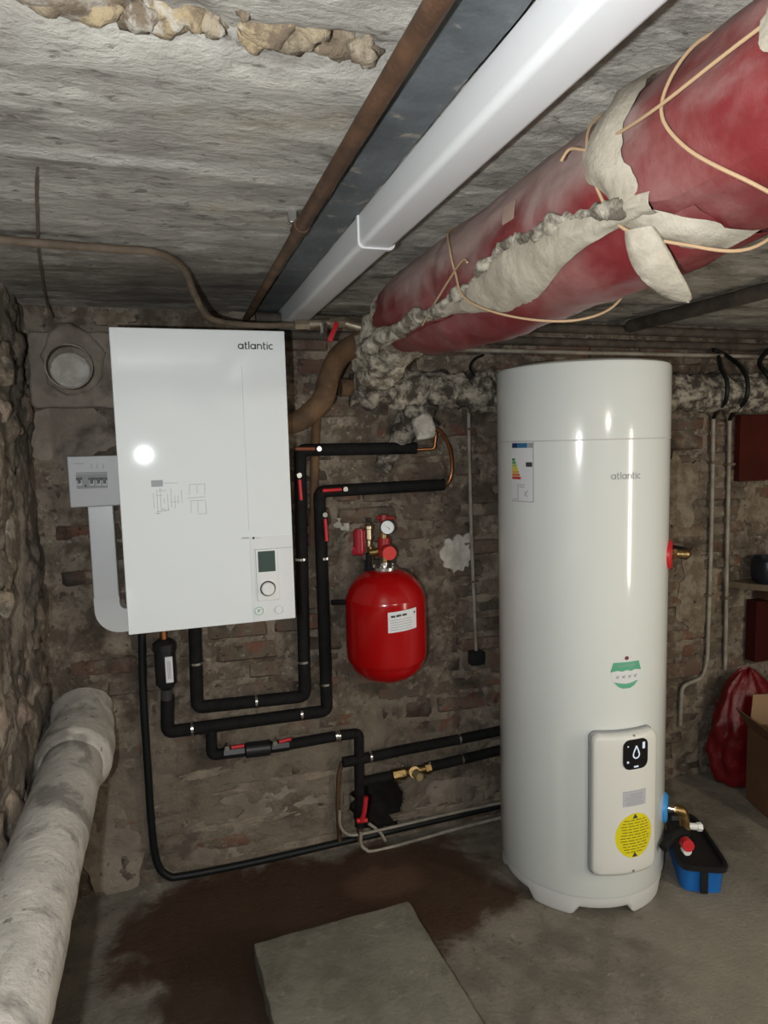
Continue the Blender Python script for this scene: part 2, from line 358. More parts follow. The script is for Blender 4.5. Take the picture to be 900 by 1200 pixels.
hp.f = [(j*hn+i, j*hn+(i+1)%hn, (j+1)*hn+(i+1)%hn, (j+1)*hn+i) for j in range(4) for i in range(hn)] + [tuple(4*hn+i for i in range(hn))]
o = hp.build('hole_cavity', M['hole_shade'], angle=180); o.parent = wb
us = arange(YF-.05, 1.0, .3)[:-1] + arange(1.0, YB+.06, .0125)
wl = struct(grid(us, vs, lambda y, z: (XL + .020*fbm((y, z, 1), 4) + .014*fbm((y, z, 5), 15) + .006*fbm((y,z,8),45) - .006, y, z)).build('wall_left', M['leftmortar'], angle=180, fix=False))
struct(MB().box((XR, YF, -.02), (XR+.1, YB+.1, ZC+.05)).build('wall_right', M['plain']))
struct(MB().box((XL-.1, YF-.1, -.02), (XR+.1, YF, ZC+.05)).build('wall_rear', M['plain']))
us = [XL-.05] + arange(XL, 2.7, .0125) + arange(2.9, XR+.05, .3); vs2 = arange(YF, .5, .3)[:-1] + arange(.5, YB+.06, .0125)
def ceil_z(x, y):
    z = ZC + .004*fbm((x*.4, y*2, 0), 6) + .0025*fbm((x, y, 2), 34)
    yy = y + .02*fbm((x, 0, 7), 3)
    k = (yy*9.0) % 1.0; z += .003*math.exp(-((k-.5)/.05)**2)                      # board joints
    z -= .006*math.exp(-((y-1.17-.10*(x+.2)*.9+.006*fbm((x,1,1),9))/.014)**2)*(1 if x < .30 else 0)   # raised fin
    yb = .825 + .03*fbm((x, 2, 2), 5); d = abs(y-yb)/(.035+.012*fbm((x,5,5),7))
    if x < .32: z += .020*math.exp(-d*d)*(1+.6*fbm((x,y,9),30))                    # broken-out band
    if y < yb: z += .010
    return z
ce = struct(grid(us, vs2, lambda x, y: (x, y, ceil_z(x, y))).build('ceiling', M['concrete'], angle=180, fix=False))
us = [XL-.05] + arange(XL, 2.7, .02) + arange(2.9, XR+.05, .3); vs3 = arange(YF, 1.0, .3)[:-1] + arange(1.0, YB+.06, .02)
fl = struct(grid(us, vs3, lambda x, y: (x, y, -.002 + .003*fbm((x, y, 0), 3) + .0012*fbm((x, y, 4), 18) + .02*max(0, (y-2.30)/.07)*max(0,1-abs(x)/.5))).build('floor', M['floor'], angle=180, fix=False))

# bricks of the back wall, each its own piece
bvar = []
for k in range(12):
    bm = bmesh.new(); bmesh.ops.create_cube(bm, size=1); random.seed(100+k)
    for v in bm.verts: v.co = V((v.co.x*.222, v.co.y*.05, v.co.z*.064))
    bmesh.ops.bevel(bm, geom=[e for e in bm.edges], offset=.011, segments=1, affect='EDGES')
    for v in bm.verts: v.co += V((random.uniform(-1,1)*.006, random.uniform(-1,1)*.005, random.uniform(-1,1)*.005))
    me = bpy.data.meshes.new('brick'); bm.to_mesh(me); bm.free(); me.materials.append(M['brick'])
    me.polygons.foreach_set('use_smooth', [True]*len(me.polygons)); me.set_sharp_from_angle(angle=math.radians(50)); bvar.append(me)
random.seed(11); cand = []
course = .0755
for r in range(25):
    z = .035 + r*course
    x = XL + .02 - (.115 if r % 2 else 0) + random.uniform(-.02, .02)
    while x < 2.72:
        L = random.choice((1, 1, 1, 1, .5)) ; cx = x + L*.116
        x += L*.232 + random.uniform(-.003, .004)
        if cx - L*.111 < XL + .01 or holef(cx, z) > 0 or holef(cx+.07, z) > 0 or holef(cx-.07, z) > 0: continue
        if -.40 < cx < -.10 and 1.50 < z < 1.93: continue           # under the cement flue plate
        cand.append((cx, z, L))
def hidden(cx, z):           # wholly behind the boiler casing or the hot water tank
    if -.03 < cx < .32 and 1.08 < z < 1.80: return True
    a = (1.30*YB/1.97, .36); 
    return abs(cx-1.60) < .20 and z < 1.62
vis = [c for c in cand if not hidden(c[0], c[1])]; hid = [c for c in cand if hidden(c[0], c[1])]
if len(vis) > 300: hid += vis[300:]; vis = vis[:300]
def brick_loc(cx, z):
    cov = max(0, min(1, (.55-z)/.2))*max(0, min(1, (1.15-cx)/.2))
    return (cx, YB + .025 - random.uniform(-.001, .013) - .003*cov + random.uniform(0, .007)*cov, z + random.uniform(-.003, .003))
for cx, z, L in vis:
    o = bpy.data.objects.new('brick', random.choice(bvar)); COL.objects.link(o); o.location = brick_loc(cx, z)
    o.scale = (L*random.uniform(.90, 1.0), 1, random.uniform(.86, 1.05)); o.rotation_euler = (random.uniform(-.04,.04), random.uniform(-.02,.02), random.uniform(-.025,.025))
    o.parent = wb
m = MB()
for cx, z, L in hid:
    q = brick_loc(cx, z); m.rbox((cx-.11*L, q[1]-.025, z-.032), (cx+.11*L, q[1]+.025, z+.032), .006, 1)
if hid: o = m.build('brick_rest', M['brick']); o['kind'] = 'stuff'; o.parent = wb
# plaster and cement patches stuck on the back wall
def patch(name, px, py, rx, ry, t, mt, sd, rough=.35, n=48, Y=YB-.006):
    c = at(px, py, Y); e = at(px+10, py, Y); k = (e-c).length/10
    out = blob(c.x, c.z, rx*k, ry*k, n, rough, sd)
    o = MB().plate(out, t, lambda u, v, h: (u, Y + .012 - h - (.004*fbm((u, 1, v), 30) if h > 0 else 0), v), 0, 6).build(name, mt, angle=60)
    o.parent = wb; return o
patch('plaster_patch', 535, 649, 17, 20, .022, M['white_plaster'], 3, .45)
patch('plaster_patch', 817, 692, 22, 36, .018, M['plaster'], 5, .5)
patch('plaster_patch', 797, 580, 20, 36, .018, M['plaster'], 8, .5)
patch('plaster_patch', 885, 590, 20, 22, .016, M['plaster'], 12, .6)
patch('plaster_patch', 800, 850, 18, 26, .016, M['plaster'], 15, .5)
patch('plaster_patch', 402, 613, 9, 7, .018, M['white_plaster'], 19, .5)
patch('cement_patch', 82, 510, 54, 36, .020, M['cement'], 21, .25)
patch('cement_patch', 330, 935, 60, 22, .018, M['cement'], 25, .4)
patch('cement_patch', 255, 985, 50, 24, .018, M['cement'], 27, .4)
patch('cement_patch', 528, 932, 38, 20, .018, M['cement'], 31, .35)
patch('cement_patch', 130, 1000, 36, 60, .018, M['cement'], 33, .3)
for q_ in ((330,913,75,5,41),(285,962,55,4,42),(360,985,60,4,43),(500,950,40,4,44),(240,905,30,5,45),(300,830,30,5,46),(560,700,20,4,47)):
    patch('mortar_ridge', *q_[:4], .021, M['mortar_ridge'], q_[4], .5)
patch('cement_patch', 137, 376, 26, 10, .03, M['plaster'], 35, .4)
# rubble stones of the left wall
rocks = []
for k in range(8):
    me = rockmesh('stone', k, 3, .75); me.materials.append(M['rubble']); me.polygons.foreach_set('use_smooth', [True]*len(me.polygons)); rocks.append(me)
random.seed(5); placed = []
for k in range(900):
    y, z = random.uniform(1.05, 2.30), random.uniform(.05, 1.88); s = random.uniform(.05, .15)
    if any(math.hypot(y-a, z-b) < (s+c)*.80 for a, b, c in placed): continue
    placed.append((y, z, s))
for y, z, s in placed:
    o = bpy.data.objects.new('stone', random.choice(rocks)); COL.objects.link(o); o.parent = wl
    o.location = (XL-.016, y, z); o.scale = (random.uniform(.014,.030), s*random.uniform(.9,1.15), s*random.uniform(.75,.95)); o.rotation_euler = (random.uniform(-.3,.3), 0, 0)
# stones showing in the broken-out ceiling band
rk2 = []
for k in range(6):
    me = rockmesh('stone', k+20, 3, .6); me.materials.append(M['ochre_stone']); me.polygons.foreach_set('use_smooth', [True]*len(me.polygons)); rk2.append(me)
for px, py, sx, sy in ((80,18,.040,.016),(115,26,.028,.013),(55,10,.02,.012),(160,34,.02,.010),(195,38,.022,.010),(245,44,.016,.008),(228,38,.012,.007),(320,50,.024,.011),(345,56,.026,.014),(368,50,.018,.010),(300,58,.014,.008),(395,72,.024,.012),(425,78,.018,.011),(285,25,.008,.005),(52,91,.018,.006),(40,88,.01,.005)):
    p = atz(px, py, ZC+.006); o = bpy.data.objects.new('stone', random.choice(rk2)); COL.objects.link(o); o.parent = ce
    o.location = (p.x, p.y, ZC+.0235); o.scale = (sx*1.2, sy*1.9, .016); o.rotation_euler = (0, 0, random.uniform(-.5, .5))

# ------------------------------------------------------------------ hot water tank
TC = V((1.308, 1.966, 0)); TR = .273; TN = V((-TC.x, -TC.y, 0)).normalized(); TE = V((-TN.y, TN.x, 0))
def tk(phi, z, rho=TR): a = math.radians(phi); return TC + (TN*math.cos(a) + TE*math.sin(a))*rho + V((0,0,z))
tank = thing('hot_water_tank', TC, 'tall white cylindrical water heater standing on the floor with a control cover near its base', 'water heater')
def lz(prof, seg=96): return MB().lathe(prof, seg, Matrix.Translation(TC))
lz([(TR-.012,.062),(TR-.003,.066),(TR,.075),(TR,1.494),(TR-.002,1.496)]).build('shell', M['white_enamel'], tank)
lz([(TR-.004,1.4965),(TR+.001,1.4975),(TR+.001,1.715),(TR-.002,1.723),(TR-.010,1.728),(TR-.05,1.735),(0,1.740)]).build('top_cap', M['white_enamel'], tank, angle=30)
lz([(TR-.004,1.493),(TR+.0012,1.494),(TR+.0012,1.498),(TR-.004,1.499)]).build('seam_trim', M['greybox'], tank)
m = MB(); n = 180; rr = ((TR-.055, 0), (TR-.012, 0), (TR-.006, .014), (TR-.006, .070), (TR-.055, .070)); vs_ = []
for k in range(n):
    a = 360*k/n; d = min(abs((a - f + 180) % 360 - 180) for f in (-19, 53, 125, 197, 269)); lift = .030*max(0, min(1, (d-14)/5))
    for j, (r_, z_) in enumerate(rr):
        vs_.append(tk(a, (z_ if j > 2 else max(z_, 0) + lift), r_))
m.add(vs_, [(k*5+j, ((k+1)%n)*5+j, ((k+1)%n)*5+(j+1)%5, k*5+(j+1)%5) for k in range(n) for j in range(5)])
m.build('base_ring', M['white_plastic'], tank, angle=30)
def wrap(phi0, R): return lambda u, v, h: tk(phi0 + math.degrees(u/R), v, R + h)
# control cover
CR = .306
def cover_fn(u, v, h):       # box front: flatter than the tank
    return tk(27.5 + math.degrees(u/CR), v, TR - .004 + h*(1 - .10*(u/.11)**2))
cov = MB().plate(rrect(-.112, .163, .112, .612, .022, 6, 14), .041, cover_fn, .014, 8).build('control_cover', M['offwhite'], tank, angle=35)
MB().plate(rrect(-.120, .157, .116, .617, .024, 6, 14), .016, cover_fn, .003, 8).build('cover_shade_plate', mat('grey_cover_shade', (.30,.31,.32), .6), tank, angle=35)  # added grey plate, its colour stands in for the shaded side of the cover
def cvp(u0, v0, u1, v1, r, t, name, mt, par_, lift=.0375, rings=3):
    f = lambda u, v, h: cover_fn(u, v, lift + h)
    return sub(MB().plate(rrect(u0, v0, u1, v1, r, 4, 8), t, f, 0, rings).build(name, mt, None, angle=35), par_)
def lines(fn, segs, wd=.0009, h=.0006, lift=0.0):
    m = MB()
    for (a, b, c, d) in segs:
        L = math.hypot(c-a, d-b); nx, ny = -(d-b)/L*wd/2, (c-a)/L*wd/2; k = max(1, int(L/.012))
        for i in range(k):
            p = (a+(c-a)*i/k, b+(d-b)*i/k); q = (a+(c-a)*(i+1)/k, b+(d-b)*(i+1)/k)
            w4 = [(p[0]-nx,p[1]-ny),(q[0]-nx,q[1]-ny),(q[0]+nx,q[1]+ny),(p[0]+nx,p[1]+ny)]
            m.add([fn(*x, lift) for x in w4] + [fn(*x, lift+h) for x in w4], [(3,2,1,0),(4,5,6,7),(0,1,5,4),(1,2,6,5),(2,3,7,6),(3,0,4,7)])
    return m
def phi2u(p): return math.radians(p-27.5)*CR
SU = .0405
cvp(-.021, .505, .064, .598, .022, .004, 'display', M['gloss_black'], cov, SU-.001)
dfn = lambda u, v, h: cover_fn(u, v, SU + .003 + h)
drop = [(.0215, .578, .012, .556), (.0215, .578, .031, .556)] + [(.0215+.0105*math.cos(a), .550+.0105*math.sin(a), .0215+.0105*math.cos(a+.35), .550+.0105*math.sin(a+.35)) for a in [math.radians(150+ i*20) for i in range(13)]]
sub(lines(dfn, drop, .004).build('display_symbol', M['lcdlit'], None, False), cov)
for q_, w_ in (((.0475,.566,.0475,.586), .009), ((-.009,.529,-.003,.529), .006), ((.014,.513,.029,.513), .005), ((-.008,.578,-.004,.578), .004)): sub(lines(dfn, [q_], w_).build('display_symbol', M['lcdlit'], None, False), cov)
rl = cvp(-.020, .387, .060, .436, .001, .0006, 'rating_label', M['greypaper'], cov, SU)
f6 = lambda u, v, h: cover_fn(u, v, SU + .0008 + h)
random.seed(3)
sub(lines(f6, [(-.020,.4355,.060,.4355)] + [(-.016+random.uniform(0,.02), .393+.0055*i, .040+random.uniform(0,.016), .393+.0055*i) for i in range(7)], .0012).build('label_print', M['greyprint'], None, False), cov)
yc, yr = (.022, .292), .066
sub(MB().plate([(yc[0]+yr*.97*math.cos(2*math.pi*k/48), yc[1]+yr*1.08*math.sin(2*math.pi*k/48)) for k in range(48)], .0006, lambda u, v, h: cover_fn(u, v, SU+h), 0, 4).build('warning_sticker', M['yellow'], None, angle=35), cov)
sg = []
for i in range(12):
    v = .240+.0092*i; hw = math.sqrt(max(0, 1-((v-yc[1])/(yr*1.05))**2))*yr*.8; x0 = yc[0]-hw+random.uniform(0,.01)
    while x0 < yc[0]+hw-.006:
        x1 = min(x0+random.uniform(.008,.022), yc[0]+hw); sg.append((x0, v, x1, v)); x0 = x1+.004
sub(lines(f6, sg, .0026).build('sticker_print', mat('olive_print', (.22,.19,.01), .6), None, False), cov)
for vv in (.352, .229): sub(MB().add([f6(.013,vv-.005,0),f6(.031,vv-.005,0),f6(.022,vv+.010,0),f6(.013,vv-.005,.0006),f6(.031,vv-.005,.0006),f6(.022,vv+.010,.0006)], [(2,1,0),(3,4,5),(0,1,4,3),(1,2,5,4),(2,0,3,5)]).build('warning_triangle', M['print'], None, False), cov)
for vv in (.606, .178):
    p = cover_fn(.018, vv, .0395 if vv < .5 else .036); sub(MB().lathe([(.0045,-.002),(.0045,.0015),(.003,.0025),(0,.0025)], 12, Matrix.Translation(p) @ (p-TC-V((0,0,p.z))).to_track_quat('Z','Y').to_matrix().to_4x4()).build('screw', M['galv'], None), cov)
# tank lettering and labels
o = lines(wrap(28.5, TR), logo_segs(-.050, 1.379, .0142), .0026, .0006, .0004).build('logo', M['greyprint'], tank, False, fix=False); o['label'] = 'grey lettering reading atlantic'; o['kind'] = 'stuff'
lab = MB().plate(rrect(-.046, 1.310, .046, 1.493, .001, 2, 10), .0006, wrap(-40.3, TR), 0, 4).build('energy_label', M['paper'], tank, angle=35)
wf = wrap(-40.3, TR)
def lrect(u0, v0, u1, v1, name, mt): sub(MB().plate(rrect(u0, v0, u1, v1, .0006, 1, 6), .0006, lambda u, v, h: wf(u, v, h+.0006), 0, 2).build(name, mt, None, angle=35), lab)
lrect(-.044, 1.476, -.018, 1.491, 'label_flag', M['lnavy']); lrect(-.017, 1.476, .024, 1.491, 'label_header', M['lblue']); lrect(.026, 1.476, .045, 1.491, 'label_header', M['greyprint'])
for i in range(7): lrect(-.044, 1.4395-.0095*i-.004, -.030+.0045*i, 1.4395-.0095*i+.004, 'efficiency_arrow', M['e%d' % (i+1)])
lrect(.018, 1.418, .042, 1.432, 'class_tag', M['print'])
sub(lines(wf, [(-.046,1.310,.046,1.310),(.046,1.310,.046,1.493),(-.010,1.355,.012,1.355),(-.012,1.362,.012,1.362),(.010,1.328,.026,1.345),(.014,1.342,.022,1.325),(-.016,1.312,-.016,1.366),(-.040,1.316,-.022,1.316)], .0022, .0006, .0006).build('label_print', M['greyprint'], None, False), lab)
gf = wrap(29.5, TR)
gl = MB().plate([(-.050,.792),(-.042,.828),(-.012,.831),(-.010,.842),(0,.847),(.010,.842),(.012,.831),(.042,.828),(.050,.792),(.044,.765),(.026,.747),(0,.741),(-.026,.747),(-.044,.765)], .0005, gf, 0, 3).build('eco_sticker', M['paper'], tank, angle=35)
sub(MB().plate([(-.052,.797),(-.043,.826),(0,.826),(.043,.826),(.052,.797),(.03,.801),(.015,.797),(0,.801),(-.015,.797),(-.03,.801)], .0006, lambda u,v,h: gf(u,v,h+.0006), 0, 2).build('sticker_band', M['green'], None, angle=35), gl)
sub(MB().plate([(-.041,.765),(.041,.765),(.026,.750),(.012,.744),(-.012,.744),(-.026,.750)], .0006, lambda u,v,h: gf(u,v,h+.0006), 0, 2).build('sticker_band', M['green'], None, angle=35), gl)
sub(MB().plate(blob(0,.838,.007,.006,16,0), .0006, lambda u,v,h: gf(u,v,h+.0007), 0, 1).build('sticker_badge', mat('plum_print', (.16,.03,.06), .6), None, angle=35), gl)
sub(lines(lambda u,v,h: gf(u,v,h), [(-.034+.020*i, .777, -.024+.020*i, .785) for i in range(4)] + [(-.034+.020*i, .784, -.026+.020*i, .776) for i in range(4)] + [(-.03,.814,.03,.816)], .0022, .0006, .0010).build('sticker_print', M['greyprint'], None, False), gl); gl.children[-1]['kind'] = 'stuff'
# side connections
def ring(phi, z, mt, name):
    p = tk(phi, z, TR-.006); q = (tk(phi, z)-TC-V((0,0,z))).to_track_quat('Z','Y').to_matrix().to_4x4()
    return MB().lathe([(.048,0),(.048,.010),(.040,.017),(.018,.017),(.016,.010)], 32, Matrix.Translation(p) @ q).build(name, mt, tank)
ring(81, 1.125, M['redplastic'], 'outlet_rosette'); ring(81, .275, M['sky'], 'inlet_rosette')
d80 = (tk(81,0)-TC).normalized(); p = tk(81, 1.128, TR)
MB().tube(fillet([p, p+d80*.062, p+d80*.062+V((0,.045,0))], .03, 6), .014, 16).tube([p+d80*.012, p+d80*.026], .018, 6).build('outlet_elbow', M['brass'], tank)
q = p+d80*.062+V((0,.03,0)); MB().tube([q+V((.0,-.012,.0)), q+V((0,.05,0))], .020, 16).build('outlet_cap', M['foam'], tank)

# ------------------------------------------------------------------ safety group below the tank inlet
p = tk(81, .275, TR)
sg_ = thing('safety_valve_group', p, 'brass safety valve group with a red knob screwed into the cold inlet of the tank', 'valve')
pe = p + d80*.046
MB().tube([p+d80*.012, p+d80*.035], .010, 12).build('nipple', M['chrome'], sg_)
MB().tube([p+d80*.032, pe], .016, 6).tube(fillet([pe-d80*.01, pe+d80*.010, pe+d80*.020+V((0,0,-.062))], .020, 5), .016, 16).build('body', M['brass'], sg_)
pb = pe + d80*.020 + V((0,0,-.050))
MB().tube([pb, pb+V((.040,-.012,-.004))], .011, 12).tube([pb+V((.036,-.011,-.004)), pb+V((.050,-.015,-.005))], .014, 6).build('drain_port', M['white_plastic'], sg_)
pk = at(803, 987, pb.y-.035)
MB().tube([pk, pk+V((-.010,-.026,.004))], .019, 10).build('knob', M['redplastic'], sg_)
MB().tube([pk+V((-.002,-.002,-.020)), pk+V((-.008,-.020,-.018))], .014, 12).build('knob_base', M['white_plastic'], sg_)
MB().tube(fillet([pb+V((0,0,.01)), pb+V((0,0,-.050)), pb+V((.008,-.006,-.078))], .02, 4), .012, 12).build('drain_spout', M['dark'], sg_)
MB().tube(spline([pb+V((-.002,-.004,-.014)), at(790, 978, pb.y-.012), at(777, 994, pb.y-.030)], 6), .0145, 12).build('lagged_stub', M['foam'], sg_)

# ------------------------------------------------------------------ blue tub with black tray
bd = V((.46, .888, 0)).normalized(); bs = V((bd.y, -bd.x, 0)); bc = V((1.672, 1.835, 0))
tub = thing('blue_tub', bc, 'small blue plastic tub with a black pointed tray on top beside the tank base', 'tub')
def outl(L, W, taper, n=36):
    out = []
    for k in range(n):
        a = 2*math.pi*k/n; c, s_ = math.cos(a), math.sin(a); e = .35
        x = math.copysign(abs(c)**e, c)*L; y = math.copysign(abs(s_)**e, s_)*W*(1-taper*(x/L+1)/2); out.append((x, y))
    return out
def tubm(levels, L, W, tp, name, mt):
    m = MB(); n = 36; vs_ = []
    for sc, z in levels:
        for u, v in outl(L*sc, W*sc, tp): vs_.append(bc + bd*u + bs*v + V((0,0,z)))
    fs_ = [(i*n+k, i*n+(k+1)%n, (i+1)*n+(k+1)%n, (i+1)*n+k) for i in range(len(levels)-1) for k in range(n)]
    fs_.append(tuple(reversed(range(n)))); fs_.append(tuple((len(levels)-1)*n+k for k in range(n)))
    return m.add(vs_, fs_).build(name, mt, tub, angle=35)
tubm([(.90,.002),(.92,.0),(.97,.075),(.99,.080),(.93,.080),(.86,.015)], .155, .075, .25, 'tub_body', M['blue'])
tubm([(1.0,.083),(1.06,.085),(1.08,.100),(1.04,.103),(.94,.098),(.86,.060),(.5,.055)], .158, .078, .35, 'tray', M['dark'])
h = bc - bd*.150
MB().rbox((-.012,-.006,-.03),(.012,.006,.055),.003,2,Matrix.Translation(h+V((0,0,.036))-bd*.006) @ bs.to_track_quat('X','Z').to_matrix().to_4x4()).build('latch', M['dark'], tub)

# ------------------------------------------------------------------ boiler
BY, BX0, BX1, BZ0, BZ1 = 1.90, -.1235, .3255, 1.011, 1.814
boil = thing('wall_hung_boiler', ((BX0+BX1)/2, BY+.2, BZ0), 'large white glossy box boiler hung on the brick wall', 'boiler')
MB().rbox((BX0+.004, BY+.024, BZ0+.003), (BX1-.004, YB-.012, BZ1-.003), .004, 2).build('casing', M['white_enamel'], boil)
fp = MB().rbox((BX0, BY, BZ0), (BX1, BY+.022, BZ1), .003, 3).build('front_panel', M['white_panel'], boil, angle=30)
bf = lambda u, v, h: V((u, BY - h, v))
def bx(px, py): p_ = at(px, py, BY); return p_.x, p_.z
o = sub(lines(bf, logo_segs(bx(279,409)[0], bx(279,409)[1], .0140), .0030, .0006, .0004).build('logo', M['print'], None, False, fix=False), fp); o['label'] = 'dark lettering reading atlantic'; o['kind'] = 'stuff'
# raised vertical crease line beside the control strip
sub(MB().rbox((.205, BY-.0015, 1.27), (.2062, BY+.001, 1.72), .0005, 1).build('panel_crease', M['white_plastic'], None), fp)
# printed diagram
u0, v0 = bx(177, 563); u1, v1 = bx(191, 570)
sub(MB().box((u0, BY-.0008, v1), (u1, BY, v0)).build('diagram_tag', M['greyprint'], None, False), fp)
random.seed(9); sg = []
ax, az = bx(178, 572); bx1, bz1 = bx(217, 604)
for i in range(9):
    x = ax + (bx1-ax)*(i+.3)/9; a = random.uniform(.0,.4); b_ = random.uniform(.5,1)
    sg.append((x, az+(bz1-az)*a, x, az+(bz1-az)*b_))
for i in range(7):
    z = az+(bz1-az)*random.random(); a = random.uniform(0,.6); sg.append((ax+(bx1-ax)*a, z, ax+(bx1-ax)*(a+random.uniform(.1,.35)), z))
ax, az = bx(190, 566); cx_, cz_ = bx(208, 566); sg.append((ax, az, cx_, cz_))
for (x0, y0, x1, y1) in ((222,568,240,567),(222,568,222,580),(240,567,240,580),(231,569,231,578),(219,584,241,582),(222,587,241,586),(232,588,232,600),(241,587,242,602),(232,602,242,602),(224,588,224,601)):
    a = bx(x0, y0); b_ = bx(x1, y1); sg.append((*a, *b_))
sub(lines(bf, sg, .0010, .0006).build('diagram_print', M['greyprint'], None, False), fp)
# control strip
cp = MB().plate(rrect(.2065, BZ0+.002, .3235, 1.252, .002, 2, 6), .0022, bf, 0, 1).build('control_panel', mat('panel_white', (.74,.755,.76), .25), boil, angle=30)
bf2 = lambda u, v, h: V((u, BY - .0022 - h, v))
a = bx(283, 632); b_ = bx(307, 631)
sub(lines(bf2, [(a[0]+.0038*i, a[1]+.0005, a[0]+.0038*i+(.0012 if i % 2 else -.0004)+.001, a[1]+.0055) for i in range(6)] + [(a[0]+.002, a[1]+.0028, a[0]+.021, a[1]+.0030)], .0011).build('name_print', M['greyprint'], None, False), cp)
sub(MB().plate(blob(bx(297,631)[0], bx(297,631)[1]+.0015, .0035, .0035, 12, 0), .0008, bf2).build('name_dot', M['print'], None, False), cp)
sub(lines(bf2, [(bx(299.5,631)[0]+.0045*i, bx(299.5,631)[1]+.0005, bx(299.5,631)[0]+.0045*i+.003, bx(299.5,631)[1]+.0022) for i in range(3)], .0012).build('name_print', M['greyprint'], None, False), cp)
sub(lines(bf2, [(.215, bx(320,642.5)[1], .3225, bx(320,642.5)[1])], .0012, .0006).build('panel_groove', M['greyprint'], None, False), cp)
tu0, tv0 = bx(299, 644); tu1, tv1 = bx(327.5, 702)
th = MB().plate(rrect(tu0, tv1, tu1, tv0, .004, 4, 6), .006, bf2, .002, 1).build('thermostat', M['white_plastic'], boil, angle=35)
bf3 = lambda u, v, h: V((u, BY - .0082 - h, v))
s0 = bx(301.5, 646); s1 = bx(322.5, 668.5)
sub(MB().plate(rrect(s0[0], s1[1], s1[0], s0[1], .001, 2, 4), .0006, bf3).build('display', M['lcd'], None, angle=30), th)
dc = bx(313.5, 689); RX = Matrix.Rotation(math.radians(90), 4, 'X')
sub(MB().lathe([(.0185,0),(.0185,.008),(.016,.011),(.006,.011),(0,.010)], 32, Matrix.Translation((dc[0], BY-.008, dc[1])) @ RX).build('dial', M['white_plastic'], None), th)
sub(MB().lathe([(.0225,0),(.0225,.0012),(.0215,.0012),(.0215,0)], 32, Matrix.Translation((dc[0], BY-.0082, dc[1])) @ RX).build('dial_ring', M['greybox'], None), th)
for (px, py, mt) in ((303.5, 715.5, M['green']), (327, 714, M['greybox'])):
    c = bx(px, py); kb = MB().lathe([(.0125,0),(.0125,.003),(.0105,.004),(.0100,.0025),(0,.0025)], 28, Matrix.Translation((c[0], BY-.0022, c[1])) @ RX).build('button', M['white_plastic'], boil)
    sub(MB().lathe([(.0108,.0044),(.0114,.0046),(.0122,.0044),(.0114,.0038),(.0108,.0044)], 28, Matrix.Translation((c[0], BY-.0022, c[1])) @ RX, False).build('button_ring', mt, None), kb)
c = bx(303.5, 715.5); sub(lines(bf, [(c[0]-.002, c[1]-.005, c[0]-.002, c[1]+.005), (c[0]-.002, c[1], c[0]+.004, c[1]+.004)], .002, .0006, .0052).build('button_symbol', M['green'], None, False), kb)

# ------------------------------------------------------------------ electrical panel and white trunking
EY = 2.262
def ex(px, py): p_ = at(px, py, EY); return p_.x, p_.z
e0 = ex(78, 535); e1 = ex(146, 592)
ep = thing('electrical_panel', (e0[0]+.07, YB-.01, e1[1]), 'small grey fuse box with black breaker switches left of the boiler', 'fuse box')
MB().rbox((e0[0], EY, e1[1]), (e1[0]+.012, YB-.012, e0[1]), .004, 3).build('enclosure', M['greybox'], ep)
ef = lambda u, v, h: V((u, EY - h, v))
wn0 = ex(89, 556); wn1 = ex(126.5, 571.5)
MB().box((wn0[0], EY-.0015, wn1[1]), (wn1[0], EY+.002, wn0[1])).build('breaker_window', mat('breaker_grey', (.30,.30,.30), .5), ep)
for px in (93, 107.5, 115.5, 122.5):
    c = ex(px, 562); bk = MB().rbox((c[0]-.0075, EY-.006, c[1]-.018), (c[0]+.0075, EY-.001, c[1]+.006), .001, 1).build('breaker', M['greybox'], ep)
    sub(MB().rbox((c[0]-.0085, EY-.012, c[1]-.001), (c[0]+.0085, EY-.005, c[1]+.006), .001, 1).rbox((c[0]-.004, EY-.011, c[1]-.012), (c[0]+.004, EY-.005, c[1]), .001, 1).build('lever', M['dark'], None), bk)
c = ex(100.5, 569.5); MB().rbox((c[0]-.003, EY-.004, c[1]-.003), (c[0]+.003, EY-.001, c[1]+.003), .0005, 1).build('test_button', M['dark'], ep)
sg = [(*ex(87,543.5), *ex(98.5,543))]
for px in (107, 114, 121): sg += [(*ex(px, 543.5), *ex(px, 549))]
lines(ef, sg, .0022).build('panel_print', M['greyprint'], ep, False)
lines(ef, [(*ex(89,554.5), *ex(126,553.5))], .004).build('window_bar', M['greyprint'], ep, False)
TY = 2.30
tt = at(118, 598, TY); tb = at(128, 728, TY); te = at(165, 730, TY); hw = .037
tr = thing('cable_trunking', (tt.x, YB, tb.z), 'white vertical cable trunking curving from the fuse box to under the boiler', 'trunking')
cx0, cx1, zt, zb = tt.x-hw, tt.x+hw, e1[1]-.001, tb.z
MB().rbox((cx0, TY-.006, zb+.075), (cx1, YB-.014, zt), .004, 3).build('straight_cover', M['pvc'], tr)
out = []; ro, ri = .075, .02
cxx, czz = cx0+ro, zb-hw+ro
out += [(cx0-.001, zb+.079), (cx1+.001, zb+.079)]
out += [(cx1+.001+ri-ri*math.cos(a), zb+hw+ri-ri*math.sin(a)) for a in [math.pi/2*k/6 for k in range(7)]] + [(te.x, zb+hw), (te.x, zb-hw)]
out += [(cxx-ro*math.sin(a), czz-ro*math.cos(a)) for a in [math.pi/2*k/10 for k in range(11)]]
n = len(out); mm = MB(); mm.add([(u, TY-.008, v) for u, v in out] + [(u, YB-.014, v) for u, v in out], [tuple(range(n)), tuple(reversed(range(n, 2*n)))] + [(k, (k+1)%n, n+(k+1)%n, n+k) for k in range(n)])
mm.build('elbow_cover', M['pvc'], tr, angle=30)

